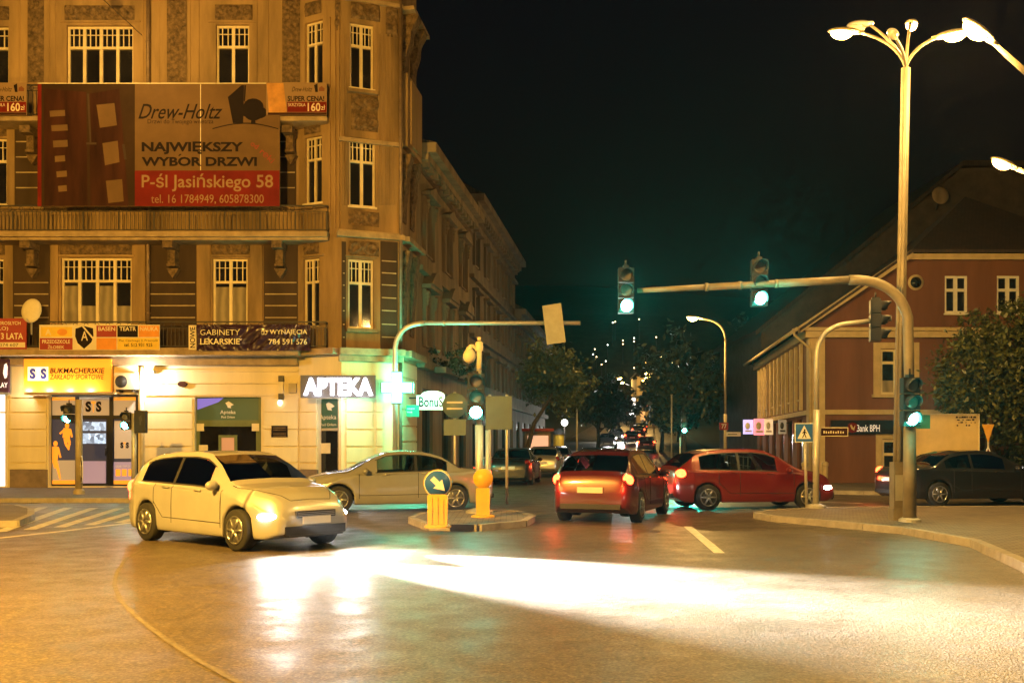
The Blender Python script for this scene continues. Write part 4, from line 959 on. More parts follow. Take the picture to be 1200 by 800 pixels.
# BonuS sign and green street sign by the pharmacy corner
FBn = flat(35.0); t = sign('shop_sign', 'white lit shop sign with a rounded top beside the green cross', 'sign', FBn, 488, 463, 521, 480, 0, .12, emit('cream lit panel', (1, .95, .85), .75))
m = MB(); c = FBn.uv(507, 463); m.fprism(FBn, [(c[0]+.42*math.cos(q), c[1]+.16*math.sin(q)) for q in np.linspace(0, math.pi, 12)], -.12, 0); m.build('rounded_top', MATS['cream lit panel'], t)
m = MB(); m.tpx(FBn, 'BonuS', 491, 464.5, 519, 476.5, .005, bold=.015); m.build('lettering', M_INK, t)
m = MB(); m.tube([FBn.P(FBn.uv(490, 460)[0]-.8, FBn.uv(490, 466)[1], -.06), FBn.P(FBn.uv(490, 460)[0], FBn.uv(490, 466)[1], -.06)], .03); m.build('bracket', M_IRON, t)
FGs = flat(34.6); t = sign('green_sign', 'small green lit sign just below the glowing pharmacy cross', 'sign', FGs, 475, 474.5, 491, 488, 0, .1, emit('green lit panel', (.02, .32, .16), .7))
m = MB(); m.fpx(FGs, 477, 478, 486, 479.5, 0, .005); m.fpx(FGs, 477, 482, 483, 483.5, 0, .005); m.build('white_bar', M_WHITE, t)
m = MB(); c = FGs.P(*FGs.uv(476, 477), -.05); m.tube([c, (Lx(34.6)-.05, 34.65, c.z)], .025); m.build('bracket', M_IRON, t)

# ------------------------------------------------------------------ traffic lights
M_LENSG = emit('green signal lens', (.10, 1.0, .70), 110); M_LENSO = mat('unlit signal lens', (.16, .14, .11), .25, .2, 8, coat=.6)
M_LENSR = emit('red signal lens', (1, .05, .02), 25)
GREEN = (.03, 1, .68); BEAMK = 260
def signal_head(parent, c, ang=0.0, tilt=0.0, lit=2, n=3, hw=.17, plate=False, s=1.0, power=20, body=None):
    """head centred at c; its lenses look towards -Y turned by ang about Z"""
    Mx = Matrix.Translation(Vector(c)) @ Matrix.Rotation(ang, 4, 'Z') @ Matrix.Rotation(tilt, 4, 'Y') @ Matrix.Scale(s, 4)
    p0 = ORG[parent.name]; pitch = .31; H = pitch*n/2
    b = MB(); b.M = Mx
    for k in range(n):
        z = H-pitch*(k+.5); b.hexa([Vector(q) for q in ((-hw+.01,-.1,z-.148),(hw-.01,-.1,z-.148),(hw-.03,.12,z-.14),(-hw+.03,.12,z-.14),(-hw+.01,-.1,z+.148),(hw-.01,-.1,z+.148),(hw-.03,.12,z+.14),(-hw+.03,.12,z+.14))])
        vs = []; fs = []; r1 = .135
        for i in range(15):
            w = R(-25+230*i/14); x, zz = r1*math.cos(w), r1*math.sin(w)
            dl = .24*(.55+.45*max(0, math.sin(w)))
            vs += [(x, -.1, z+zz), (x, -.1-dl, z+zz-.02), (x*.95, -.1-dl, z+zz*.95-.02), (x*.95, -.1, z+zz*.95)]
            if i: fs += [(4*i-4,4*i-3,4*i+1,4*i),(4*i-3,4*i-2,4*i+2,4*i+1),(4*i-2,4*i-1,4*i+3,4*i+2)]
        b.add(vs, fs, True)
    b.box(-.05, .05, -.08, .08, H, H+.05); b.tube([(0,0,H+.05),(0,0,H+.16)], .02, 6)
    hd = b.build('signal_head', body or M_BLACK, parent)
    if plate:
        q = MB(); q.M = Mx; q.box(-.3, .3, .121, .135, -H-.15, H+.15); q.build('backplate', plate, hd)
    for k in range(n):
        z = H-pitch*(k+.5); l = MB(); l.M = Mx; l.ell((0,-.1,z), (.122,.03,.122), 18, 8)
        on = (k == lit); mm = (M_LENSR if k == 0 else M_LENSG) if on else M_LENSO
        l.build('lens', mm, hd)
        if on and power:
            pos = Mx @ Vector((0,-.42,z)); light('signal_glow', 'POINT', pos, min(power, 20), (1,.05,.02) if k == 0 else GREEN, parent, .1); l_ = light('signal_beam', 'SPOT', Mx @ Vector((0,-.36,z)), power*(BEAMK if power > 10 else 40), (1,.05,.02) if k == 0 else GREEN, parent, .08, spot_size=R(19), spot_blend=.5); l_.rotation_euler = (Vector((0, 0, 2.6))-pos).to_track_quat('-Z', 'Y').to_euler() if abs(ang) < .3 else (R(90), 0, math.pi+ang)
    return hd
def bend(p0, p1, p2, n=10):
    p0, p1, p2 = Vector(p0), Vector(p1), Vector(p2); return [p0*(1-t)**2+p1*2*t*(1-t)+p2*t*t for t in [i/n for i in range(n+1)]]
# big gantry on the right
b0 = gp(1066, 618.5); Yg = b0.y
t = thing('signal_gantry', 'tall cream pole with a long bent arm holding two green traffic lights over the street', 'traffic light', (b0.x, Yg, .12))
top = at(1064, 372, Yg); kn = at(1052, 326, Yg); a1 = at(995, 328, Yg+.15); tip = at(747, 340.5, Yg+1.3)
m = MB(); m.tube([(b0.x, Yg, .1), at(1066, 480, Yg)], [.125, .11], 14); m.tube([at(1066, 481, Yg), at(1065, 420, Yg), top]+bend(top, kn, a1)[1:], .095, 14, True); m.build('pole', M_POLE, t)
m = MB(); m.tube([a1, a1.lerp(tip, .33)], .078, 12); m.tube([a1.lerp(tip, .33), a1.lerp(tip, .66)], .07, 12); m.tube([a1.lerp(tip, .66), tip], [.062, .05], 12)
for q in (.33, .5, .66): c = a1.lerp(tip, q); m.tube([c-Vector((.03,0,0)), c+Vector((.03,0,0))], .085, 12)
m.build('arm', M_POLE, t)
m = MB(); m.lathe((b0.x, Yg, .12), [(.2,0),(.2,.05),(.14,.08)], 14); m.build('base_flange', M_STEEL, t)
signal_head(t, at(733, 341, Yg+1.25), .05, 0, 2, 3, power=30); signal_head(t, at(889, 332, Yg+.75), .03, 0, 2, 3, power=30)
signal_head(t, at(1066, 471, Yg-.28), .05, 0, 2, 3, power=18)
# mast with the head seen from the side
b0 = gp(956, 601); Y = b0.y
t = thing('traffic_light', 'slim mast with a short bent arm and a dark traffic light seen from the side', 'traffic light', (b0.x, Y, .12))
k0 = at(957, 420, Y); m = MB(); m.tube([(b0.x, Y, .1), at(957, 480, Y)], .075, 12); m.tube([at(957, 480, Y), k0]+bend(k0, at(957, 384, Y), at(992, 379, Y))[1:]+[at(1044, 373.5, Y)], .055, 12); m.build('pole', M_STEEL, t)
signal_head(t, at(1026, 376, Y-.05), R(78), R(0), -1, 3, s=1.05, power=0)
m = MB(); m.lathe((b0.x, Y, .12), [(.22,0),(.22,.06),(.1,.1)], 12); m.build('base_flange', M_STEEL, t)
# left mast over the pavement corner
Y = 33.05; b0 = Vector((at(463, 500, Y).x, Y, .12)); t = thing('traffic_light', 'galvanised mast at the pharmacy corner, its long arm holding a traffic light seen from behind', 'traffic light', b0)
m = MB(); k0 = at(463, 408, Y); m.tube([b0, k0]+bend(k0, at(466, 379, Y), at(498, 378.5, Y))[1:], .085, 12); m.tube([at(498, 378.5, Y), at(680, 378.5, Y)], .07, 12)
for px in (520, 650): c = at(px, 378.5, Y); m.tube([c-Vector((.04,0,0)), c+Vector((.04,0,0))], .09, 12)
m.build('pole', M_STEEL, t)
signal_head(t, at(650, 380, Y-.2), R(168), R(7), -1, 3, plate=M_TAN, s=1.05, power=0, body=M_TAN)
# central island signal with the camera on top
b0 = gp(562, 607); Y = b0.y; b0.z = .12
t = thing('traffic_light', 'steel post on the central island with a green traffic light', 'traffic light', b0)
m = MB(); m.tube([b0, at(561.5, 498, Y)], .085, 14); m.tube([at(561.5, 498, Y), at(561, 432, Y)], .06, 12); m.build('pole', M_STEEL, t)
m = MB(); m.tube([(b0.x+.17, Y+.1, .12), (b0.x+.17, Y+.1, 1.9)], .05, 10); m.lathe((b0.x, Y, .12), [(.3,0),(.3,.04),(.14,.1)], 14); m.build('base_flange', M_STEEL, t)
signal_head(t, at(557.5, 465, Y-.22), .06, 0, 2, 3, hw=.18, s=1.06, power=30)
t = thing('surveillance_camera', 'cream dome camera on a short tube on top of the central island traffic light', 'camera', at(561, 432, Y))
m = MB(); m.tube([at(561.5, 433, Y), at(561.5, 400, Y)], .055, 12); m.lathe(at(561.5, 411, Y), [(.085,0),(.085,.17),(.05,.2)], 12); m.tube([at(561.5, 399, Y), at(561.5, 395, Y)], .04, 8); m.build('post', M_CREAMP, t)
m = MB(); m.tube(bend(at(560, 410, Y), at(552, 402, Y), at(550, 407, Y-.05)), .035, 8); m.build('arm', M_CREAMP, t)
m = MB(); m.ell(at(550, 417, Y-.05), (.14, .14, .16), 14, 9); m.tube([at(550, 406, Y-.05), at(550, 412, Y-.05)], [.05, .1], 12); m.build('dome', M_CREAMP, t)
# pedestrian signals before the betting shop
b0 = gp(157, 584); Y = b0.y; b0.z = .12
t = thing('pedestrian_signal', 'steel post with a small green pedestrian light before the cream downpipe', 'traffic light', b0)
m = MB(); m.tube([b0, at(157, 484, Y)], .075, 12); m.build('pole', M_STEEL, t)
signal_head(t, at(148, 493, Y-.1), .0, 0, 1, 2, hw=.16, s=.85, power=1.5)
m = MB(); c = at(165, 494, Y); m.box(c.x-.16, c.x+.16, Y-.1, Y+.12, c.z-.33, c.z+.33); m.box(c.x-.3, c.x-.16, Y-.04, Y+.04, c.z-.05, c.z+.03); hb = m.build('side_head', M_BLACK, t)
m = MB(); m.fprism(flat(Y-.1), [(c.x-.03, c.z+.12), (c.x+.05, c.z+.2), (c.x+.08, c.z+.02), (c.x+.04, c.z+.02), (c.x+.04, c.z-.1), (c.x+.0, c.z-.1), (c.x+.0, c.z+.02)], .001, .006); m.build('arrow', M_DGREY, hb)
b0 = gp(92.5, 583.5); Y2 = b0.y; b0.z = .12
t = thing('pedestrian_signal', 'tan post with a green pedestrian light at the betting shop window', 'traffic light', b0)
m = MB(); m.tube([b0, at(92.5, 468, Y2)], .1, 12); m.lathe(b0, [(.16,0),(.16,.1),(.11,.16)], 12); m.build('pole', M_TAN, t)
signal_head(t, at(81, 485, Y2-.05), R(-14), 0, 1, 2, hw=.16, s=.9, power=1.5)
def arrow_face(mb, fr, cu, cv, r, d, sx=1.0):
    s2 = r*.62; P = [(-.62,.30),(-.30,.62),(.18,.14),(.40,.36),(.62,-.62),(-.36,-.40),(-.14,-.18)]
    mb.fprism(fr, [(cu+x*r*1.05*sx, cv+y*r*1.05) for x, y in P], d, d+.006)
t = thing('road_sign', 'round blue arrow sign turned aside on the tan post before the betting shop', 'road sign', at(95, 566, Y2-.15))
fk = Frame(at(95, 550, Y2-.16), u=(math.cos(R(62)), -math.sin(R(62)), 0)); 
m = MB(); m.tube([fk.P(0,0,-.02), fk.P(0,0,0)], .41, 28); m.build('rim', M_WHITE, t); m = MB(); m.tube([fk.P(0,0,-.01), fk.P(0,0,.004)], .37, 28); m.build('disc', mat('deep sign blue', (.012,.012,.04), .4), t)
m = MB(); arrow_face(m, fk, 0, 0, .36, .005); m.build('arrow', M_WHITE, t)
m = MB(); m.tube([fk.P(0,.1,-.02), at(92.5, 546, Y2)], .03); m.build('clamp', M_STEEL, t)

# bollards on the central island
def bollard(px, py, label, arrow, rz, w=.18, th=.06):
    b0 = gp(px, py, .12); b0.z = .12
    t = thing('bollard', label, 'bollard', b0, 'yellow bollards on the central island')
    m = MB(); hh = .56
    m.fprism(Frame(b0, u=(math.cos(rz), math.sin(rz), 0)), [(-w*.95, 0), (w*.95, 0), (w, hh), (.12, hh+.03), (-.12, hh+.03), (-w, hh)], -.1, .1); m.lathe(b0, [(.24,0),(.24,.03),(.19,.05)], 14)
    for x in (-.1, 0, .1):
        f = Frame(b0, u=(math.cos(rz), math.sin(rz), 0)); m.fbox(f, x-.012, x+.012, .06, hh-.04, .1, .115)
    m.build('post', M_YELLOW, t)
    f = Frame(b0+Vector((0,0,hh+.22)), u=(math.cos(rz), math.sin(rz), 0))
    m = MB(); m.tube([f.P(0,0,-th), f.P(0,0,.05)], .25 if arrow else .2, 28); m.build('disc_body', M_YELLOW, t)
    if arrow:
        m = MB(); m.tube([f.P(0,0,.05), f.P(0,0,.066)], .225, 28); dsc = m.build('blue_disc', M_BLUE, t)
        m = MB(); m.tube([f.P(0,0,.052), f.P(0,0,.064)], .238, 28); m.build('white_ring', M_WHITE, t)
        m = MB(); arrow_face(m, f, 0, 0, .2, .067); m.build('arrow', M_WHITE, dsc)
    return t
bollard(513, 617.5, 'yellow bollard with a round blue arrow disc at the front of the central island', True, .0)
bollard(566, 605.5, 'plain yellow bollard seen from behind the central traffic light post', False, math.pi, .14, -.01)

# signs seen from behind at the pharmacy corner
M_GSIGN = mat('grey sign back', (.10, .14, .135), .5, .12, 3)
Y = 25.5; b0 = Vector((at(533, 500, Y).x, Y, 0)); t = thing('road_sign', 'round sign over a square plate, seen from behind on a thin post', 'road sign', b0)
m = MB(); m.tube([b0, at(533, 459, Y)], .035, 8); m.build('post', M_STEEL, t); f = flat(Y-.05)
m = MB(); c = f.uv(533, 475); m.tube([f.P(*c, -.01), f.P(*c, .01)], .32, 26); m.build('round_plate', M_GSIGN, t); m = MB(); m.box(b0.x-.2, b0.x+.2, Y-.075, Y-.062, f.P(0,c[1]).z-.1, f.P(0,c[1]).z-.06); m.box(b0.x-.2, b0.x+.2, Y-.075, Y-.062, f.P(0,c[1]).z+.06, f.P(0,c[1]).z+.1); m.build('clamp', M_STEEL, t); m = MB(); m.fpx(f, 520, 491, 546, 510, -.01, .01); m.build('square_plate', M_GSIGN, t)
Y = 26.5; b0 = Vector((at(585, 500, Y).x, Y, 0)); t = thing('direction_sign', 'large rectangular sign seen from behind on two posts, right of the central traffic light', 'road sign', b0); f = flat(Y-.06)
m = MB(); m.fpx(f, 569, 464, 600, 503, -.015, .015); m.build('panel', M_GSIGN, t); m = MB()
for px in (574, 594): m.tube([(at(px, 500, Y).x, Y, 0), at(px, 462, Y)], .04, 8)
m.build('post', M_STEEL, t)

# signs on the right
b0 = gp(942.5, 600); Y = b0.y-.2; t = thing('crossing_sign', 'square blue sign with a walking figure in a white triangle on a thin post', 'road sign', (b0.x, Y, .12)); f = flat(Y-.05)
m = MB(); m.tube([(b0.x, Y, .1), at(942.5, 497, Y)], .035, 8); m.build('post', M_STEEL, t)
m = MB(); m.fpx(f, 931.5, 495.5, 953.5, 518, -.02, 0); m.build('white_border', M_WHITE, t); m = MB(); m.fpx(f, 932.5, 496.5, 952.5, 517, 0, .006); bl = m.build('blue_panel', M_BLUE, t)
m = MB(); m.fprism_px(f, [(942.5, 498), (950.5, 514), (934.5, 514)], .006, .010); m.build('triangle', M_WHITE, bl)
m = MB(); c = f.uv(942.8, 503.6); m.fprism(f, [(c[0]+.022*math.cos(q), c[1]+.022*math.sin(q)) for q in np.linspace(0, 6.28, 10)[:-1]], .010, .013)
for q in ([(941.8,504.8),(943.8,504.8),(943.4,508.6),(941.8,508.6)], [(941.8,508.6),(942.9,508.6),(941,512.8),(939.8,512.8)], [(942.6,508.6),(943.5,508.4),(945.4,512.8),(944.2,512.8)], [(941.8,505),(940,507.5),(940.5,508),(942.2,506.4)], [(943.4,505),(945.6,507),(945.2,507.6),(943.2,506.6)]): m.fprism_px(f, q, .010, .0135)
m.build('walking_figure', M_INK, bl)
Y = 23.2; t = thing('street_name_sign', 'long brown street name plate with a pale outline on the slim mast', 'road sign', at(977, 511, Y)); f = flat(Y-.02)
m = MB(); m.fpx(f, 961.5, 500.5, 994, 511, -.02, 0); m.build('border', M_CREAMP, t); m = MB(); m.fpx(f, 962.3, 501.4, 993.2, 510.1, 0, .005); m.build('plate', M_DOORP, t)
m = MB(); 
for i, x in enumerate((965, 967.6, 970.4, 973, 976, 979, 981.6, 984.6, 987.4)): m.fpx(f, x, 504.6+(i*7 % 3)*.4, x+1.5, 507.6, .005, .008)
m.build('worn_lettering', M_CREAMP, t); m = MB(); m.tube([at(962, 506, Y), at(957, 506, Y+.15)], .02, 6); m.build('clamp', M_STEEL, t)
Y = 31.6; c0 = at(1107, 577, Y); t = thing('notice_board', 'big pale yellow notice board on two legs before the leafy tree', 'notice board', (c0.x, Y, .12)); f = flat(Y)
m = MB(); m.fpx(f, 1067.5, 485.5, 1147, 532.5, -.03, .03); m.build('panel', mat('pale plywood', (.62, .48, .22), .7, .14, 1.5), t)
m = MB(); 
for px in (1070.5, 1144): m.tube([(at(px, 500, Y).x, Y+.08, .1), (at(px, 500, Y).x, Y+.08, f.uv(px, 485)[1])], .05, 8)
m.build('leg', M_TAN, t)
m = MB(); g_ = np.random.default_rng(3)
for row, n_ in ((488, 14), (491, 10), (494, 6), (497.5, 4)):
    for k in range(n_): x = 1118+g_.uniform(0, 25); m.fpx(f, x, row+g_.uniform(-.6, .6), x+g_.uniform(.8, 2.6), row+1.6, .03, .034+.0002*k)
m.build('faded_print', M_BGP, t); m = MB(); m.fpx(f, 1068, 486, 1090, 502, .03, .036); m.build('teal_sheet', mat('teal sheet', (.03, .26, .28), .6), t)
m = MB(); m.fpx(f, 1067, 484.6, 1147.5, 485.4, -.03, .05); m.fpx(f, 1147.1, 484.6, 1148.2, 533, -.03, .05); m.fpx(f, 1067, 532.6, 1147, 533.4, -.03, .05); m.build('edge', M_CREAMP, t)
Y = 29.5; b0 = Vector((at(1158, 500, Y).x, Y, 0)); t = thing('give_way_sign', 'orange upside down triangle sign over a small white triangle on a thin post', 'road sign', b0); f = flat(Y-.04)
m = MB(); m.tube([b0, at(1158, 496, Y)], .03, 8); m.build('post', M_STEEL, t); m = MB(); m.fprism_px(f, [(1151, 497), (1165, 497), (1158, 519)], -.012, .0); m.build('upper_plate', mat('orange sign face', (.62, .32, .03), .5, .1, 3), t)
m = MB(); m.fprism_px(f, [(1158, 521.5), (1164, 537), (1152, 537)], -.012, 0); lp = m.build('lower_plate', M_WHITE, t); m = MB(); m.fprism_px(f, [(1158, 525.5), (1161.8, 535), (1154.2, 535)], 0, .005); m.build('lower_face', M_DRED, lp)
# ------------------------------------------------------------------ street lamps
SODK = .42
M_SODL = emit('sodium lens', (1.0, .62, .16), 45); M_DEADL = mat('unlit lamp lens', (.40, .34, .22), .25, .2, 6, coat=.7)
def lamp_head(parent, tip, direc, lit, s=1.0, power=900, name='lamp_head', lens=None, col=SOD):
    d = Vector(direc).normalized(); tip = Vector(tip)
    x = d; y = Vector((0,0,1)).cross(x).normalized(); z = x.cross(y)
    rot = Matrix((x, y, z)).transposed()
    m = MB(); c = tip+d*.34*s
    m.ell(c, (.40*s, .155*s, .10*s), 16, 6, rot, 0, 90); m.ell(c, (.40*s, .155*s, .035*s), 16, 4, rot, -90, 0); m.tube([tip-d*.12*s, tip+d*.12*s], [.045*s, .07*s], 10)
    h = m.build(name, M_TAN if lit else M_STEEL, parent)
    m = MB(); m.ell(c+d*.06*s-z*.02*s, (.27*s, .145*s, .17*s), 16, 6, rot, -90, 0); m.build('lens', (lens or M_SODL) if lit else M_DEADL, h)
    if lit and power: light('lamp_light', 'POINT', c+d*.06*s-z*.28*s, power*SODK, col, parent, .1)
    return h
def bez(p0, p1, p2, n=8): return bend(p0, p1, p2, n)
b0 = gp(1051, 616); Y = b0.y
t = thing('street_lamp', 'tall cream street lamp whose pole fans out into five lamp heads', 'street lamp', (b0.x, Y, .12))
m = MB(); nk = at(1061.5, 80, Y)
for dx, dy in ((-.055, 0), (.055, 0), (0, .06), (0, -.045)):
    m.tube([(b0.x+dx, Y+dy, .1), nk+Vector((dx, dy, 0))*.8], .045, 10)
m.build('pole', M_POLE, t)
m = MB(); m.box(b0.x-.10, b0.x+.10, Y-.12, Y+.12, .1, 1.25); m.box(b0.x-.12, b0.x+.12, Y-.14, Y+.14, .1, .35); m.build('service_box', M_POLE, t)
m = MB(); m.box(b0.x-.075, b0.x+.075, Y-.128, Y-.121, .5, 1.0); m.build('service_door', M_STEEL, t)
for (hx_, hy_), dY, (kx, ky), lit, s, pw in (((1006, 38), .2, (1052, 48), 1, .8, 2200), ((1018, 28), 1.4, (1056, 55), 0, .95, 0), ((1049, 44), -1.2, (1060, 60), 0, .62, 0), ((1067, 26), 1.3, (1063, 50), 1, .8, 2200), ((1098, 44), -.2, (1068, 56), 1, .8, 2200)):
    tip = at(hx_, hy_, Y+dY); kn_ = at(kx, ky, Y+dY*.35); ar = MB(); ar.tube([nk+Vector((0,0,-.05))]+bez(nk, kn_, tip), .03, 9); ar.build('arm', M_POLE, t)
    dr_ = tip-kn_; dr_.z *= .35; lamp_head(t, tip, dr_, lit, s, pw)
# lamp leaning in from the right, its pole outside the picture
Yp = 15.5; hp = at(1128, 8, Yp); px_ = Vector((hp.x+3.9, Yp+.3, 0))
t = thing('street_lamp', 'street lamp with a single long arm coming in at the top right corner', 'street lamp', (px_.x, px_.y, .12))
m = MB(); e0 = Vector((px_.x, px_.y, 7.4)); m.tube([(px_.x, px_.y, .1), (px_.x, px_.y, 6.3)]+bez((px_.x, px_.y, 6.4), (px_.x, px_.y, 7.6), at(1210, 92, Yp))+[at(1160, 47, Yp)], [.06]*2+[.05]*9+[.03], 10); m.build('pole', M_POLE, t)
lamp_head(t, at(1163, 49, Yp), at(1128, 22, Yp)-at(1163, 49, Yp), 1, .8, 3000)
Yp = 26; t = thing('street_lamp', 'street lamp at the right edge reaching in before the dark sloping roof', 'street lamp', (at(1240, 500, Yp).x, Yp, .0))
m = MB(); a_ = at(1240, 500, Yp); m.tube([(a_.x, Yp, 0), at(1240, 260, Yp)]+bez(at(1240, 260, Yp), at(1240, 214, Yp), at(1192, 198, Yp)), .06, 10); m.build('pole', M_TAN, t)
lamp_head(t, at(1190, 197, Yp), at(1176, 191, Yp)-at(1190, 197, Yp), 1, .95, 2200)
def simple_lamp(x, y, h, ax, label, power, group=None, s=1.0, col=SOD):
    z = hill(x, y); t = thing('street_lamp', label, 'street lamp', (x, y, z), group)
    m = MB(); m.tube([(x, y, z-.1), (x, y, z+h*.4)], .085, 10); m.tube([(x, y, z+h*.4), (x, y, z+h-1)]+bez((x, y, z+h-1), (x, y, z+h), (x+ax*.9, y, z+h+.12))+[(x+ax, y, z+h+.15)], .055, 10); m.build('pole', M_TAN, t)
    lamp_head(t, (x+ax, y, z+h+.15), (ax, 0, .12), 1, s, power, col=col); return t
p = at(850, 500, 50); sl1 = simple_lamp(p.x, 50, 7.75, -1.25, 'slender street lamp with its arm over the street, before the trees on the right', 4200)
m = MB(); f = flat(49.9); m.fpx(f, 843.5, 495, 853.5, 503.5, -.02, .02)
t = sign('number_sign', 'small red square number sign on the slender street lamp', 'sign', f, 843, 495, 853.5, 503.5, .06, .04, M_RED); m = MB(); m.tpx(f, '77', 845.5, 496.5, 851.5, 502, .065, bold=.02); m.build('lettering', M_WHITE, t)
t = sign('arrow_sign', 'small white arrow board just right of the slender street lamp', 'sign', f, 851, 506, 868, 511, .06, .04, M_WHITE); m = MB(); m.fpx(f, 853, 508.2, 864, 509, .06, .066); m.build('printed_line', M_INK, t)
for (y, side, pw, lab) in ((128, 1, 3500, 'distant street lamp on the right of the climbing road, nearest of the far ones'), (172, 1, 3500, 'distant street lamp on the right of the climbing road, under the others'), (188, -1, 3500, 'distant street lamp on the left of the climbing road, highest up the hill'), (148, 1, 3500, 'distant street lamp on the right of the climbing road, second of the far ones'), (155, -1, 3500, 'distant street lamp on the left of the climbing road, nearer than its twin'), (205, 1, 3500, 'most distant street lamp, on the right where the road ends')):
    x = (Rx(y)-3.2 if side > 0 else Lx(y)+3.4); simple_lamp(x, y, 8, -1.4*side, lab, pw, 'far lamps on the climbing road', 1.5)
# lamps that stand outside the picture and light the crossing
for x, y, h, ax, pw, lab in ((-11.0, 8.0, 7.2, 2.2, 54000, 'street lamp standing left of the photographer'), (-24, 23.5, 8.5, 2.4, 3000, 'street lamp on the left pavement outside the view'), (-30, 10, 9, 2.4, 5000, 'street lamp across the side street on the left'), (1.5, -9, 9, -1.5, 600, 'street lamp behind the photographer')):
    simple_lamp(x, y, h, ax, lab, pw, None, 1.0, (1.0, .51, .07))
# lamp hung on a span wire over the left pavement, just above the picture
t = thing('hanging_lamp', 'street lamp hung from a span wire before the top of the tenement', 'street lamp', (-12.6, 29.6, 14.9))
m = MB(); m.tube([(-12.6, 34, 15.5), (-12.6, 29.6, 15.2), (-12.6, 25, 15.6)], .012, 6); m.build('span_wire', M_IRON, t); lamp_head(t, (-12.6, 29.9, 15.0), (0, -1, 0), 1, 1.1, 1300)

# ------------------------------------------------------------------ trees
def leaves(mb, c, rad, n, size, g, clump=.45):
    c = Vector(c); k = max(6, n//38); cs = []
    while len(cs) < k:
        p = g.normal(0, 1, 3); p /= np.linalg.norm(p); q = g.uniform(.45, 1.0)**.6; w_ = 1+.22*math.sin(5*p[0]+3*p[2]+c.x)+g.normal(0, .1)
        cs.append(Vector((p[0]*rad[0]*q*w_, p[1]*rad[1]*q*w_, p[2]*rad[2]*q*w_)))
    per = n//k; cl = clump*min(rad)
    vs, fs = [], []
    for q in cs:
        s_ = g.uniform(.5, 1.25)
        for _ in range(per):
            p = c+q+Vector(g.normal(0, cl*.42*s_, 3)); a = Vector(g.normal(0, 1, 3)).normalized(); b = a.cross(Vector(g.normal(0, 1, 3))).normalized(); z = size*g.uniform(.6, 1.3)
            o = len(vs); vs += [p-a*z*.5, p+b*z*.28, p+a*z*.6, p-b*z*.28]; fs.append((o, o+1, o+2, o+3))
    mb.add(vs, fs); return [c+q for q in cs]
def tree(name, label, base, trunk, crowns, n, size, material, seed, group=None, r0=.14, cat='tree'):
    g = np.random.default_rng(seed); t = thing(name, label, cat, base, group); cm, tm = MB(), MB(); ends = []
    tot = sum(a[1][0]*a[1][2] for a in crowns)
    for c, rad in crowns: ends += leaves(cm, c, rad, int(n*rad[0]*rad[2]/tot), size, g)
    trunk = [Vector(p) for p in trunk]; tm.tube(trunk, [r0*(1-.55*i/(len(trunk)-1)) for i in range(len(trunk))], 8)
    for e_ in ends[::max(1, len(ends)//22)]:
        s0 = trunk[-1].lerp(trunk[-2], g.uniform(0, .8)); md = s0.lerp(e_, .5)+Vector((0,0,-.1*(e_-s0).length)); tm.tube([s0, md, e_], [r0*.35, r0*.2, r0*.06], 5)
    tm.build('trunk', M_BARK, t); cm.build('crown', material, t); return t
def P_(px, py, Y): return at(px, py, Y)
Y = 52; k = Y/FL
tree('street_tree', 'small street tree with a leaning trunk on the left pavement', (at(621, 500, Y).x, Y, .12), [(at(621, 500, Y).x, Y, .0), P_(617, 530, Y), P_(626, 496, Y), P_(640, 474, Y), P_(652, 452, Y)],
     [(P_(650, 440, Y), (34*k, 32*k, 38*k)), (P_(632, 432, Y), (24*k, 24*k, 24*k)), (P_(668, 452, Y), (22*k, 24*k, 22*k))], 5200, .22, M_LEAF, 1, None, .16)
Y = 34.4; k = Y/FL
tree('leafy_tree', 'wide leafy tree before the terracotta house at the right edge', (at(1160, 500, Y).x, Y, .12), [(at(1160, 500, Y).x, Y, 0), P_(1160, 520, Y), P_(1158, 470, Y), P_(1156, 430, Y)],
     [(P_(1140, 440, Y), (46*k, 40*k, 48*k)), (P_(1190, 430, Y), (52*k, 42*k, 58*k)), (P_(1150, 392, Y), (24*k, 24*k, 32*k)), (P_(1205, 375, Y), (32*k, 24*k, 26*k)), (P_(1118, 462, Y), (26*k, 28*k, 26*k)), (P_(1200, 490, Y), (60*k, 40*k, 32*k))], 15000, .16, M_LEAF, 2, None, .2)
tree('shrub', 'dark shrub at the foot of the leafy tree, under the notice board', (at(1150, 500, 34.8).x, 34.8, .12), [(at(1150, 500, 34.8).x, 34.8, 0), P_(1150, 555, 34.8), P_(1150, 545, 34.8)],
     [(P_(1115, 552, 34.8), (30*k, 26*k, 18*k)), (P_(1160, 548, 34.8), (45*k, 26*k, 22*k)), (P_(1215, 545, 34.8), (40*k, 26*k, 24*k))], 4200, .15, M_LEAFD, 3, None, .06, 'shrub')
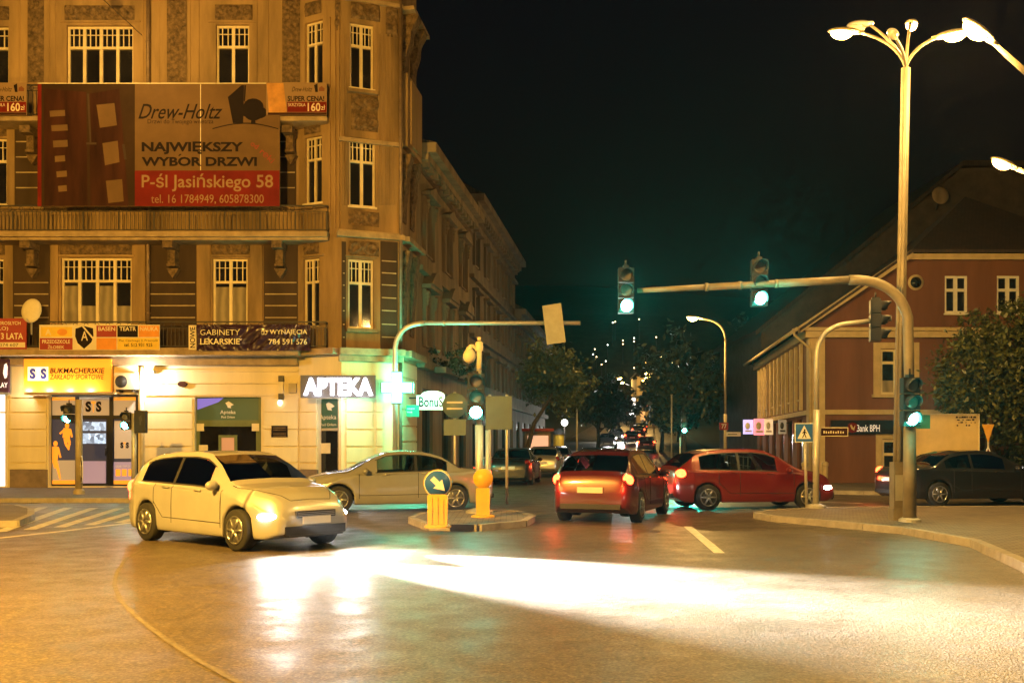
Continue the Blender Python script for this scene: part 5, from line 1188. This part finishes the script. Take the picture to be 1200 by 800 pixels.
for i, (px, py, Y, rx, rz, lab) in enumerate((
    (800, 448, 66, 46, 48, 'dark broad tree right of the street, behind the slender street lamp'), (852, 455, 74, 50, 46, 'dark tree beside the terracotta side wall'), (775, 468, 92, 26, 34, 'dark tree at the foot of the hill on the right of the road'),
    (700, 468, 84, 30, 30, 'dim tree on the left pavement beyond the small leaning one'), (724, 474, 120, 20, 24, 'dim far tree left of the climbing road'), (880, 440, 84, 40, 60, 'tall dark tree behind the terracotta house'), (795, 484, 110, 24, 22, 'low far tree right of the climbing road'))):
    k = Y/FL; c = at(px, py, Y); z = hill(c.x, Y)
    tree('street_tree', lab, (c.x, Y, z), [(c.x, Y, z-.2), (c.x+.1, Y, z+1.5), (c.x, Y, c.z-rz*k*.3)], [(c, (rx*k, rx*k*.8, rz*k)), (at(px-rx*.5, py+rz*.3, Y), (rx*k*.6, rx*k*.6, rz*k*.55)), (at(px+rx*.55, py+rz*.25, Y), (rx*k*.55, rx*k*.6, rz*k*.5))], 2600, .40, M_LEAFD, 10+i, 'dark trees down the street', .22)
c = FB2.P(5.2, 4.9, .7); t = thing('balcony_plant', 'bushy plants spilling over the balcony of the ornate old house', 'plant', c-Vector((0,0,.5)))
m = MB(); g_ = np.random.default_rng(44)
for uu in (2.6, 4.2, 5.8): leaves(m, FB2.P(uu, 4.9, .6), (.9, .9, .5), 420, .16, g_)
m.build('foliage', M_LEAFD, t); m = MB(); m.fbox(FB2, 1.8, 6.6, 4.32, 4.55, .31, .75); m.build('planter', M_GREYW2, t)

# ------------------------------------------------------------------ cars
M_HEAD = emit('headlamp glass', (1, .96, .88), 70); M_TAIL = emit('tail lamp glass', (1, .06, .015), 14); M_TAILO = mat('tail lamp plastic', (.25, .01, .008), .25, .1, 5, coat=.6); M_HEADO = mat('headlamp plastic', (.5, .5, .5), .15, .1, 5, coat=.8)
def car_glass():
    m, nt, b = nodes_of('car glass'); N, L = nt.nodes, nt.links; N.remove(b)
    tr, gl, mx, fr_ = N.new('ShaderNodeBsdfTransparent'), N.new('ShaderNodeBsdfGlossy'), N.new('ShaderNodeMixShader'), N.new('ShaderNodeFresnel')
    tr.inputs['Color'].default_value = (.42, .46, .44, 1); gl.inputs['Roughness'].default_value = .03; fr_.inputs['IOR'].default_value = 1.55
    L.new(fr_.outputs['Fac'], mx.inputs['Fac']); L.new(tr.outputs[0], mx.inputs[1]); L.new(gl.outputs[0], mx.inputs[2]); L.new(mx.outputs[0], N['Material Output'].inputs['Surface']); return m
M_CGLASS = car_glass(); M_SEAT = mat('seat cloth', (.05, .05, .055), .9, .3, 8)
def paint(name, col, metal=.2): return mat(name, col, .3, .06, 3, metal=metal, coat=1.0)
def catmull(P, t):
    n = len(P)-1; i = min(int(t), n-1); f = t-i; p0, p1, p2, p3 = P[max(i-1,0)], P[i], P[i+1], P[min(i+2,n)]
    return .5*((2*p1)+(-p0+p2)*f+(2*p0-5*p1+4*p2-p3)*f*f+(-p0+3*p1-3*p2+p3)*f**3)
class CarShape:
    def __init__(s, kind='hatch'):
        if kind == 'hatch':
            s.top = ([-2.08,-2.05,-1.98,-1.88,-1.55,-1.2,-.7,-.1,.25,.62,1.0,1.14,1.5,1.85,2.0,2.07,2.1],[.66,.92,1.02,1.08,1.34,1.43,1.47,1.475,1.44,1.28,1.05,.985,.93,.84,.74,.60,.50])
        else:
            s.top = ([-2.3,-2.26,-2.15,-1.6,-1.45,-1.0,-.6,-.1,.25,.65,1.05,1.2,1.6,2.0,2.16,2.24,2.28],[.66,.88,.98,1.02,1.06,1.32,1.41,1.43,1.40,1.24,1.02,.965,.92,.82,.72,.60,.50])
        s.x0, s.x1 = s.top[0][0], s.top[0][-1]; s.ax = (-1.27, 1.30) if kind == 'hatch' else (-1.35, 1.38); s.r = .355
    def ring(s, x):
        L0, L1 = s.x0, s.x1; zt = float(np.interp(x, *s.top)); e0, e1 = max(0, x-L0), max(0, L1-x)
        w = .875*min(1, (1-math.exp(-((e0+.03)/.14)))*.32+.68+.0) if e0 < 1 else .875
        if e1 < 1.0: w = .875*(.62+.38*min(1, (e1/.75))**.42)
        if e0 < .5: w = .875*(.72+.28*min(1, (e0/.45))**.4)
        belt = float(np.interp(x, [L0, L0+.3, -.5, 1.0, 1.3, L1], [.90, .965, .93, .89, .86, .5])); zs = min(belt, zt-.03)
        zb = float(np.interp(x, [L0, L0+.25, L1-.25, L1], [.34, .2, .19, .27]))
        for a in s.ax:
            d = abs(x-a)
            if d < s.r: zb = max(zb, .31+math.sqrt(s.r**2-d*d)*.98)
        zb = min(zb, zs-.12)
        wt = max(.1, w-.07-(zt-zs)*.42)
        m_ = zb+(zs-zb)*.5
        return np.array([(x,0,zb),(x,w*.8,zb),(x,w*.975,zb+.02),(x,w,m_),(x,w*.985,zs-.05),(x,w*.945,zs+.0),(x,wt+.02,zt-.055),(x,wt-.10,zt-.008),(x,0,zt+.012)])
    def S(s, x, t, side=1):
        p = catmull(s.ring(x), t); return Vector((p[0], p[1]*side, p[2]))
    def N(s, x, t, side):
        a = s.S(x+.01, t, side)-s.S(x-.01, t, side); b = s.S(x, min(t+.02, 8), side)-s.S(x, t-.02, side); n = a.cross(b)*(1 if side > 0 else -1)
        n = n.normalized(); c = s.S(x, t, side)-Vector((x, 0, .8))
        return n if n.dot(c) > 0 else -n
    def patch(s, mb, xs, ts, side, off=.006):
        P = np.array([[tuple(s.S(x, t, side)+s.N(x, t, side)*off) for t in ts] for x in xs]); mb.grid(P)
SHAPES = {k: CarShape(k) for k in ('hatch', 'sedan')}
def car(label, loc, heading, pm, kind='hatch', heads=True, tails=True, beam=0, tailp=8, group=None, spill=0, tail_m=None):
    S = SHAPES[kind]; t = thing('car', label, 'car', (0,0,0), group)
    def bld(mb, n, m_, par=t): return mb.build(n, m_, par)
    xs = sorted(set([S.x0+(S.x1-S.x0)*i/70 for i in range(71)]+[a+d for a in S.ax for d in np.linspace(-S.r, S.r, 15)]+[S.x0+.015, S.x0+.05, S.x1-.015, S.x1-.05])); ts = np.linspace(0, 8, 33)
    hatch = kind == 'hatch'
    wx = ((.32, 1.0) if hatch else (.33, 1.06)); rx_ = ((-1.93, -1.5) if hatch else (-1.5, -.95)); sx_ = (((-1.45, -.50), (-.43, .50)) if hatch else ((-1.15, -.45), (-.38, .5)))
    xs = sorted(set(xs) | set(wx) | set(rx_) | {q for w_ in sx_ for q in w_}); ts = np.array(sorted(set(ts.tolist()) | {5.12, 5.86, 6.35}))
    def hole(x, t_): return (t_ > 6.35 and (wx[0] < x < wx[1] or rx_[0] < x < rx_[1])) or (5.12 < t_ < 5.86 and any(a < x < b for a, b in sx_))
    m = MB()
    for side in (1, -1):
        nx_, nt_ = len(xs), len(ts)
        m.add([S.S(x, t_, side) for x in xs for t_ in ts], [(a*nt_+b, a*nt_+b+1, (a+1)*nt_+b+1, (a+1)*nt_+b) for a in range(nx_-1) for b in range(nt_-1) if not hole((xs[a]+xs[a+1])/2, (ts[b]+ts[b+1])/2)], True)
        for x in (S.x0, S.x1):
            rg = [S.S(x, t_, side) for t_ in ts]; c = Vector((x+(-.02 if x < 0 else .02), 0, .5)); m.add(rg+[c], [(i, i+1, len(rg)) for i in range(len(rg)-1)], True)
    bld(m, 'body', pm)
    m = MB(); m.box(S.x0+.5, 1.25, -.7, .7, .28, .36); m.box(.85, 1.15, -.66, .66, .55, .86)
    bld(m, 'cabin_floor', M_BLACK)
    for sy in (-.36, .36):
        m = MB(); m.ell((-.05, sy, .55), (.3, .25, .1), 12, 7); m.ell((-.36, sy, .84), (.1, .24, .34), 12, 8, Matrix.Rotation(-.25, 3, 'Y')); m.ell((-.45, sy, 1.2), (.06, .13, .1), 10, 6); bld(m, 'seat', M_SEAT)
    m = MB(); m.ell((-1.0, 0, .55), (.3, .62, .12), 12, 7); m.ell((-1.3, 0, .82), (.1, .62, .3), 12, 8); bld(m, 'rear_seat', M_SEAT)
    m = MB(); c_ = Vector((.52, .36, .88)); m.tube([c_+Vector((.06*math.sin(q), .18*math.cos(q), .17*math.sin(q))) for q in np.linspace(0, 6.283, 17)], .014, 6, False); bld(m, 'steering_wheel', M_BLACK)
    for nm, (a, b) in (('windscreen', wx), ('rear_window', rx_)):
        m = MB()
        for side in (1, -1): S.patch(m, np.linspace(a, b, 8), np.linspace(6.35, 8, 7), side)
        bld(m, nm, M_CGLASS)
    for side in (1, -1):
        m = MB(); xa, xb = sx_[0][0], sx_[1][1]
        S.patch(m, np.linspace(xa-.03, xb+.04, 14), [5.05, 5.12], side, .004); S.patch(m, np.linspace(xa-.03, xb+.04, 14), [5.86, 5.92], side, .004); S.patch(m, [sx_[0][1], sx_[1][0]], np.linspace(5.12, 5.86, 4), side, .004); bld(m, 'window_trim', M_BLACK)
        for a, b in sx_:
            m = MB(); S.patch(m, np.linspace(a, b, 7), np.linspace(5.12, 5.86, 4), side); w_ = bld(m, 'side_window', M_CGLASS)
        m = MB()
        for x in ((-1.0 if hatch else -.95), -.46, .92):
            m.tube([S.S(x, tt, side)+S.N(x, tt, side)*.002 for tt in np.linspace(2.4, 5.0, 8)], .006, 4, False)
        m.tube([S.S(x, 2.6, side)+S.N(x, 2.6, side)*.002 for x in np.linspace(-1.0, .92, 8)], .006, 4, False); bld(m, 'door_gap', M_BLACK)
        for x in (-.62, .3):
            m = MB(); m.tube([S.S(x-.09, 4.1, side)+S.N(x, 4.1, side)*.018, S.S(x+.09, 4.1, side)+S.N(x, 4.1, side)*.018], .014, 6); bld(m, 'door_handle', pm)
        m = MB(); p = S.S(.78, 5.1, side); m.ell(p+Vector((0, side*.11, .05)), (.07, .11, .075), 10, 7); m.tube([p, p+Vector((0, side*.08, .03))], .025, 6); bld(m, 'wing_mirror', pm)
        for a in S.ax:
            c = Vector((a, side*.77, .31)); m = MB(); m.tube([c-Vector((0,side*.11,0)), c-Vector((0,side*.1,0)), c+Vector((0,side*.085,0)), c+Vector((0,side*.1,0))], [.28,.312,.312,.285], 26); w_ = bld(m, 'wheel', M_RUBBER)
            m = MB(); m.tube([c+Vector((0,side*.09,0)), c+Vector((0,side*.104,0))], [.21,.2], 22); 
            r_ = bld(m, 'rim', M_DGREY, w_)
            m = MB()
            for q in range(6):
                an = q*math.pi/3; m.tube([c+Vector((0,side*.107,0)), c+Vector((.195*math.cos(an), side*.107, .195*math.sin(an)))], [.035,.02], 5)
            m.tube([c+Vector((.2*math.cos(an), side*.106, .2*math.sin(an))) for an in np.linspace(0, 6.283, 21)], .015, 5, False); bld(m, 'spokes', M_RIM, w_)
            m = MB(); m.tube([Vector((a, side*.45, .45)), Vector((a, side*.60, .45))], .34, 18); bld(m, 'arch_liner', M_BLACK)
        hx0 = S.x1-.22; m = MB(); m.ell(S.S(hx0, 4.0, side)-Vector((.03, side*.07, .03)), (.19, .115, .07), 14, 9, Matrix.Rotation(-side*.5, 3, 'Z')); bld(m, 'headlight', M_HEAD if heads else M_HEADO)
        m = MB(); m.ell(S.S(S.x0+.13, 4.1, side)-Vector((-.05, side*.05, .02)), (.15, .11, .12), 14, 9, Matrix.Rotation(side*.5, 3, 'Z')); bld(m, 'taillight', (tail_m or M_TAIL) if tails else M_TAILO)
        p0 = S.S(hx0, 4.0, side)
        if heads and beam:
            l = light('headlight_beam', 'SPOT', (S.x1+.12, p0.y-side*.08, p0.z-.02), beam, (1, .95, .86), None, .06, spot_size=R(30), spot_blend=.9); l.parent = t; l.rotation_euler = (R(90-2.6), 0, R(-90))
        if heads and beam > 10000:
            l = light('headlight_fill', 'SPOT', (S.x1+.10, p0.y-side*.07, p0.z), beam*.010, (1, .95, .86), None, .06, spot_size=R(75), spot_blend=1.0); l.parent = t; l.rotation_euler = (R(90-11), 0, R(-90))  # extra wide spot added to fill the dark road ahead of the car
        if heads and spill:
            l = light('headlight_spill', 'SPOT', (S.x1+.05, p0.y-side*.06, p0.z), spill, (1, .95, .86), None, .1, spot_size=R(165), spot_blend=.3); l.parent = t; l.rotation_euler = (R(90), 0, R(-90))
        if tails and tailp:
            l = light('taillight_glow', 'POINT', (S.x0-.16, p0.y, .72), tailp, (1, .07, .02), None, .08); l.parent = t
    m = MB(); m.box(S.x1-.13, S.x1+.022, -.36, .36, .5, .6); bld(m, 'grille', M_BLACK); m = MB(); m.box(S.x1-.2, S.x1+.02, -.56, .56, .25, .38); m.box(S.x1-.6, S.x1+.028, -.5, .5, .22, .249); bld(m, 'lower_grille', M_BLACK)
    m = MB()
    for side in (1, -1): m.tube([S.S(x, tt, side)+S.N(x, tt, side)*.002 for x, tt in zip(np.linspace(1.1, S.x1-.12, 9), np.linspace(6.2, 7.2, 9))], .006, 4, False)
    m.tube([S.S(S.x1-.12, tt, sd)+S.N(S.x1-.12, tt, sd)*.002 for sd, tt in [(1, q) for q in np.linspace(7.2, 8, 6)]+[(-1, q) for q in np.linspace(8, 7.2, 6)]], .006, 4, False); bld(m, 'bonnet_gap', M_BLACK)
    m = MB()
    for z_ in (.525, .55, .575): m.box(S.x1+.0225, S.x1+.03, -.34, .34, z_-.006, z_+.006)
    bld(m, 'grille_bars', M_RIM)
    m = MB(); m.box(S.x1+.023, S.x1+.035, -.26, .26, .405, .515) ; bld(m, 'number_plate', M_WHITE)
    m = MB(); m.box(S.x0-.035, S.x0-.022, -.26, .26, .62, .735); bld(m, 'number_plate', M_WHITE)
    m = MB(); m.box(S.x0-.03, S.x0+.3, -.62, .62, .30, .40); bld(m, 'rear_bumper_insert', M_BLACK)
    t.location = loc; t.rotation_euler = (0, 0, math.atan2(heading[1], heading[0])); return t
LOCG = 'cars on the crossing'
P_WHITE = paint('white car paint', (.34, .34, .335), .15); P_SILVER = paint('silver car paint', (.42, .43, .44), .6); P_WINE = paint('wine red car paint', (.09, .010, .012)); P_RED = paint('red car paint', (.15, .010, .008)); P_DARK = paint('black car paint', (.016, .016, .02)); P_BLUE = paint('dark blue car paint', (.02, .03, .08))
def place(px, Y): return (px-CX)/FL*Y
ha = Vector((.76, -.65)).normalized(); fx, fy = -2.95, 15.0
car('white hatchback with blazing headlights turning left in front of the pharmacy', (fx-ha.x*2.1, fy-ha.y*2.1, .008), ha, P_WHITE, 'hatch', True, True, 190000, 4, None, 170)
car('silver saloon with lit headlights behind the central island', (place(462, 24.2), 24.2, .008), (-.97, -.24), P_SILVER, 'sedan', True, True, 500, 4, None, 8)
c_ = Vector((.34, .94)).normalized(); car('wine red hatchback seen from behind right of the central island', (place(692, 19.9)+c_.x*2.05, 19.9+c_.y*2.05, .008), c_, P_WINE, 'hatch', True, True, 300, 16)
car('red hatchback crossing to the right behind the slim signal mast', (place(872, 25.0), 25.0, .008), (.985, .17), P_RED, 'hatch', True, True, 300, 14)
car('black saloon driving off to the right behind the tall street lamp', (place(1135, 26.6), 26.6, .008), (.99, .14), P_DARK, 'sedan', True, True, 300, 14)
car('dark blue car waiting with red brake lights farther down the street', (place(700, 43), 43, .008), (STX, 1), P_BLUE, 'sedan', True, True, 0, 30)
y = 112; car('distant oncoming car with glaring white headlights on the street', (place(722, y), y, hill((Lx(y)+Rx(y))/2, y)+.07), (-STX, -1), P_SILVER, 'hatch', True, False, 3000, 0, None, 1200)
for y, px, lab in ((92, 757, 'far car with tail lights, nearest in the right lane of the climbing road'), (142, 751, 'far car with tail lights, farthest up the climbing road'), (104, 741, 'far car with tail lights close to the middle of the climbing road')):
    car(lab, (place(px, y), y, hill((Lx(y)+Rx(y))/2, y)+.07), (STX, 1), P_DARK, 'sedan', False, True, 0, 12)
y = 96; car('second oncoming car with white headlights, nearer and farther left on the street', (place(712, y), y, hill((Lx(y)+Rx(y))/2, y)+.07), (-STX, -1), P_SILVER, 'hatch', True, False, 1500, 0, None, 900)
y = 126; car('distant car with small red tail lights ahead on the right lane', (place(748, y), y, hill((Lx(y)+Rx(y))/2, y)+.07), (STX, 1), P_DARK, 'hatch', False, True, 0, 8)
car('dark parked car by the left kerb behind the central traffic light', (place(604, 40), 40.5, .008), (STX, 1), P_DARK, 'sedan', False, False)
car('black parked car by the left kerb beyond the small leaning tree', (Lx(58)+3.5, 58, .008), (STX, 1), P_BLUE, 'hatch', False, False)
car('grey parked car by the left kerb near the small leaning tree', (Lx(50)+3.5, 50, .008), (STX, 1), P_SILVER, 'hatch', False, False)

# ------------------------------------------------------------------ street furniture farther down
Y = 60; x = at(630, 500, Y).x
t = thing('kiosk', 'small lit street kiosk with a red edged roof beside the leaning tree', 'kiosk', (x, Y, .12))
m = MB(); m.box(x-.75, x+.75, Y-.6, Y+.6, .12, 2.35); m.build('body', M_GREYW, t); m = MB(); m.box(x-.62, x+.62, Y-.63, Y-.605, .9, 2.1); m.build('lit_window', emit('kiosk light', (1, .62, .42), .55), t); m = MB(); m.box(x-.95, x+.95, Y-.9, Y+.75, 2.36, 2.52); m.build('roof', M_RED, t)
Y = 63; x = at(655, 500, Y).x; t = thing('advertising_column', 'yellowish round advertising column beyond the lit kiosk', 'advertising column', (x, Y, 0))
m = MB(); m.lathe((x, Y, 0), [(.42,0),(.42,.25),(.36,.3),(.36,2.2)], 18); m.build('drum', M_YPRINT, t); m = MB(); m.lathe((x, Y, 0), [(.45,2.2),(.45,2.3),(.25,2.5),(.03,2.62)], 18); m.build('cap', M_DGREY, t)
Y = 62; x = at(661.5, 500, Y).x; t = thing('globe_lamp', 'white globe lamp on a thin post next to the advertising column', 'street lamp', (x, Y, 0))
m = MB(); m.tube([(x, Y, 0), at(661.5, 499, Y)], .04, 8); m.build('post', M_IRON, t); m = MB(); m.ell(at(661.5, 495, Y), (.2, .2, .2), 14, 9); m.build('globe', emit('white globe light', (1, .97, .9), 12), t); light('globe_light', 'POINT', at(661.5, 495, Y-.4), 60, (1, .95, .85), t, .15)
for i, (px, py, Y, lab) in enumerate(((676, 500, 56, 'thin grey signal post at the left kerb before the far trees'), (787, 488, 60, 'thin tall post at the right kerb before the dark trees'))):
    p = at(px, py-25, Y); m = MB(); m.tube([(p.x, Y, 0), p], .05, 8); m.tube([p, p+Vector((0,0,.05))], .07, 8); solo(m, 'post', M_STEEL, lab, 'post', (p.x, Y, 0))
Y = 56; x = at(797, 500, Y).x; t = thing('traffic_light', 'far traffic light shining green before the dark trees', 'traffic light', (x, Y, 0)); m = MB(); m.tube([(x, Y, 0), at(797, 512, Y)], .05, 8); m.build('post', M_STEEL, t); signal_head(t, at(801.5, 497.5, Y-.1), 0, 0, 2, 3, power=20)
Y = 100; x = at(756, 500, Y).x; t = thing('traffic_light', 'far traffic light shining red in the middle of the climbing road', 'traffic light', (x+.9, Y, hill(x, Y))); m = MB(); m.tube([(x+.9, Y, hill(x, Y)), at(766, 470, Y), at(756, 466, Y)], .06, 8); m.build('post', M_STEEL, t); signal_head(t, at(756, 475, Y-.1), 0, 0, 0, 3, s=1.3, power=30)
# guard railing and bollards on the right pavement
def guard(p0, p1, label):
    p0, p1 = Vector(p0), Vector(p1); fr_ = Frame(p0, p1); t = thing('guard_railing', label, 'railing', p0)
    m = MB()
    for k in range(int(fr_.L/1.5)+1): u = min(k*1.5, fr_.L); m.tube([fr_.P(u, 0), fr_.P(u, 1.0)], .025, 7)
    m.build('post', M_STEEL, t); m = MB()
    for z in (.95, .6, .3): m.tube([fr_.P(0, z), fr_.P(fr_.L, z)], .02, 7)
    m.build('rail', M_STEEL, t)
guard((Rx(50)-2.4, 50, .12), (Rx(36.5)-2.2, 36.5, .12), 'steel guard railing along the right kerb of the far street')
guard((Lx(37)+2.2, 37, .12), (Lx(46)+2.2, 46, .12), 'steel guard railing along the left kerb of the far street')
for k in range(4):
    px = 895+k*24; b0 = at(px, 500, 32.2); m = MB(); m.lathe((b0.x, 32.2, .12), [(.09,0),(.09,.75),(.11,.78),(.11,.86),(.05,.92)], 12)
    solo(m, 'bollard', M_TAN, ['leftmost', 'second from the left', 'third from the left', 'rightmost'][k]+' of the short posts on the pavement before the terracotta house', 'bollard', (b0.x, 32.2, .12), 'short posts before the terracotta house')

# ------------------------------------------------------------------ the hill: far house and lamps
Y = 178; f = flat(Y, 0); zb = hill(at(756, 500, Y).x, Y)
t = thing('distant_house', 'distant lit house at the top of the climbing road', 'house', (at(756, 500, Y).x, Y, zb)); c0, c1 = f.uv(746, 470)[0], f.uv(771, 470)[0]
m = MB(); m.box(c0, c1, Y, Y+8, zb-1, zb+9); m.build('wall', M_TRIM, t); m = MB(); m.add([(c0-.3, Y-.4, zb+9), (c1+.3, Y-.4, zb+9), (c1+.3, Y+8.4, zb+9), (c0-.3, Y+8.4, zb+9), ((c0+c1)/2, Y+4, zb+12)], [(0,1,4),(1,2,4),(2,3,4),(3,0,4)]); m.build('roof', M_ROOF, t)
for r_ in range(3):
    for q in range(2): m = MB(); m.box(c0+.7+q*1.6, c0+1.5+q*1.6, Y-.05, Y-.001, zb+1.2+r_*2.6, zb+2.8+r_*2.6); m.build('window', emit('warm far window', (1, .6, .25), .5) if (r_+q) % 3 == 0 else M_GLASS, t)
Y = 150; x = at(741.5, 500, Y).x; zb = hill(x, Y); t = thing('lit_tower_sign', 'tall white lit double column sign beside the climbing road', 'sign', (x, Y, zb))
m = MB()
for q in (738.7, 742.8): p = at(q, 477, Y); m.box(p.x-.2, p.x+.2, Y-.1, Y+.1, at(q, 488, Y).z, at(q, 466, Y).z)
m.build('lit_tube', emit('white tube', (1, .97, .92), 3), t); m = MB(); m.box(x-.45, x+.45, Y+.101, Y+.25, zb-.2, at(740, 465, Y).z); m.build('mast', M_DGREY, t)
hl = [(718,378),(721,377),(749,374),(712,404),(730,399),(730,403),(743,396),(743,400),(769,395),(798,387),(801,388),(697,409),(695,415),(699,418),(705,427),(710,423),(774,418),(784,416),(829,423),(743,431),(788,425),(765,431),(640,392),(655,385)]
pos_words = ['highest left pair, left lamp','highest left pair, right lamp','the one straight above the road','single lamp low on the left','upper of the close left pair','lower of the close left pair','upper of the close middle pair','lower of the close middle pair','tall one right of the road line','left of the pair high on the right','right of the pair high on the right','topmost of the left cluster','second of the left cluster','third of the left cluster','lowest of the left cluster','rightmost of the left cluster','the brightest one on the slope','just right of the brightest one','farthest right on the slope','lowest, over the road','low one right of the brightest','just above the road lamps','far left, lower one above the leaning tree','far left, beside the leaning tree top']
M_HL = [emit('hill lamp bulb warm', (1, .66, .3), 9), emit('hill lamp bulb white', (1, .93, .8), 8)]
for i, (px, py) in enumerate(hl):
    for Y in range(112, 690, 3):
        p = at(px, py, Y)
        if hill(p.x, Y)+5.5 >= p.z: break
    t = thing('hill_lamp', 'tiny lit lamp on the dark hillside, '+pos_words[i], 'street lamp', (p.x, Y, hill(p.x, Y)), 'lamps on the dark hillside')
    m = MB(); m.tube([(p.x, Y, hill(p.x, Y)-.5), (p.x, Y, p.z)], .08, 6); m.build('post', M_IRON, t)
    m = MB(); r_ = .0006*Y*(1.6 if i == 16 else 1); m.ell(p, (r_, r_, r_), 10, 7); m.build('bulb', M_HL[i % 3 == 0], t)

# ------------------------------------------------------------------ thin haze added to give the signals and lamps a glow
m = MB(); m.box(-560, 560, -100, 760, -12, 130); hz = bpy.data.materials.new('glow haze'); hz.use_nodes = True; hn = hz.node_tree; hn.nodes.remove(hn.nodes['Principled BSDF'])
pv = hn.nodes.new('ShaderNodeVolumePrincipled'); pv.inputs['Color'].default_value = (.92, .95, 1, 1); pv.inputs['Density'].default_value = .000055; pv.inputs['Anisotropy'].default_value = .8
hn.links.new(pv.outputs['Volume'], hn.nodes['Material Output'].inputs['Volume']); o = m.build('haze', hz); o['kind'] = 'stuff'
# ------------------------------------------------------------------ night sky, camera
w = bpy.data.worlds.new('World'); SC.world = w; w.use_nodes = True; nt = w.node_tree; bg = nt.nodes['Background']
sky = nt.nodes.new('ShaderNodeTexSky'); sky.sky_type = 'NISHITA'; sky.sun_disc = False; sky.sun_elevation = R(-3); sky.sun_rotation = R(200); sky.altitude = 200
nt.links.new(sky.outputs['Color'], bg.inputs['Color']); bg.inputs['Strength'].default_value = .06
cd = bpy.data.cameras.new('Camera'); co = bpy.data.objects.new('Camera', cd); COL.objects.link(co); co.location = (0, 0, CH); co.rotation_euler = (R(90), 0, 0)
cd.sensor_width = 36; cd.lens = FL/1200*36; cd.shift_y = 120/1200; cd.clip_end = 2000; cd.clip_start = .1
SC.camera = co
vs_ = SC.view_settings; vs_.view_transform = 'Standard'; vs_.look = 'None'; vs_.exposure = 0; vs_.gamma = 1; vs_.use_curve_mapping = False
try:
    SC.cycles.use_denoising = True; SC.cycles.sample_clamp_indirect = 4; SC.cycles.max_bounces = 4; SC.cycles.volume_bounces = 0; SC.cycles.use_adaptive_sampling = True; SC.cycles.adaptive_threshold = .03; SC.cycles.caustics_reflective = False; SC.cycles.caustics_refractive = False
    SC.cycles.use_light_tree = True
except Exception: pass
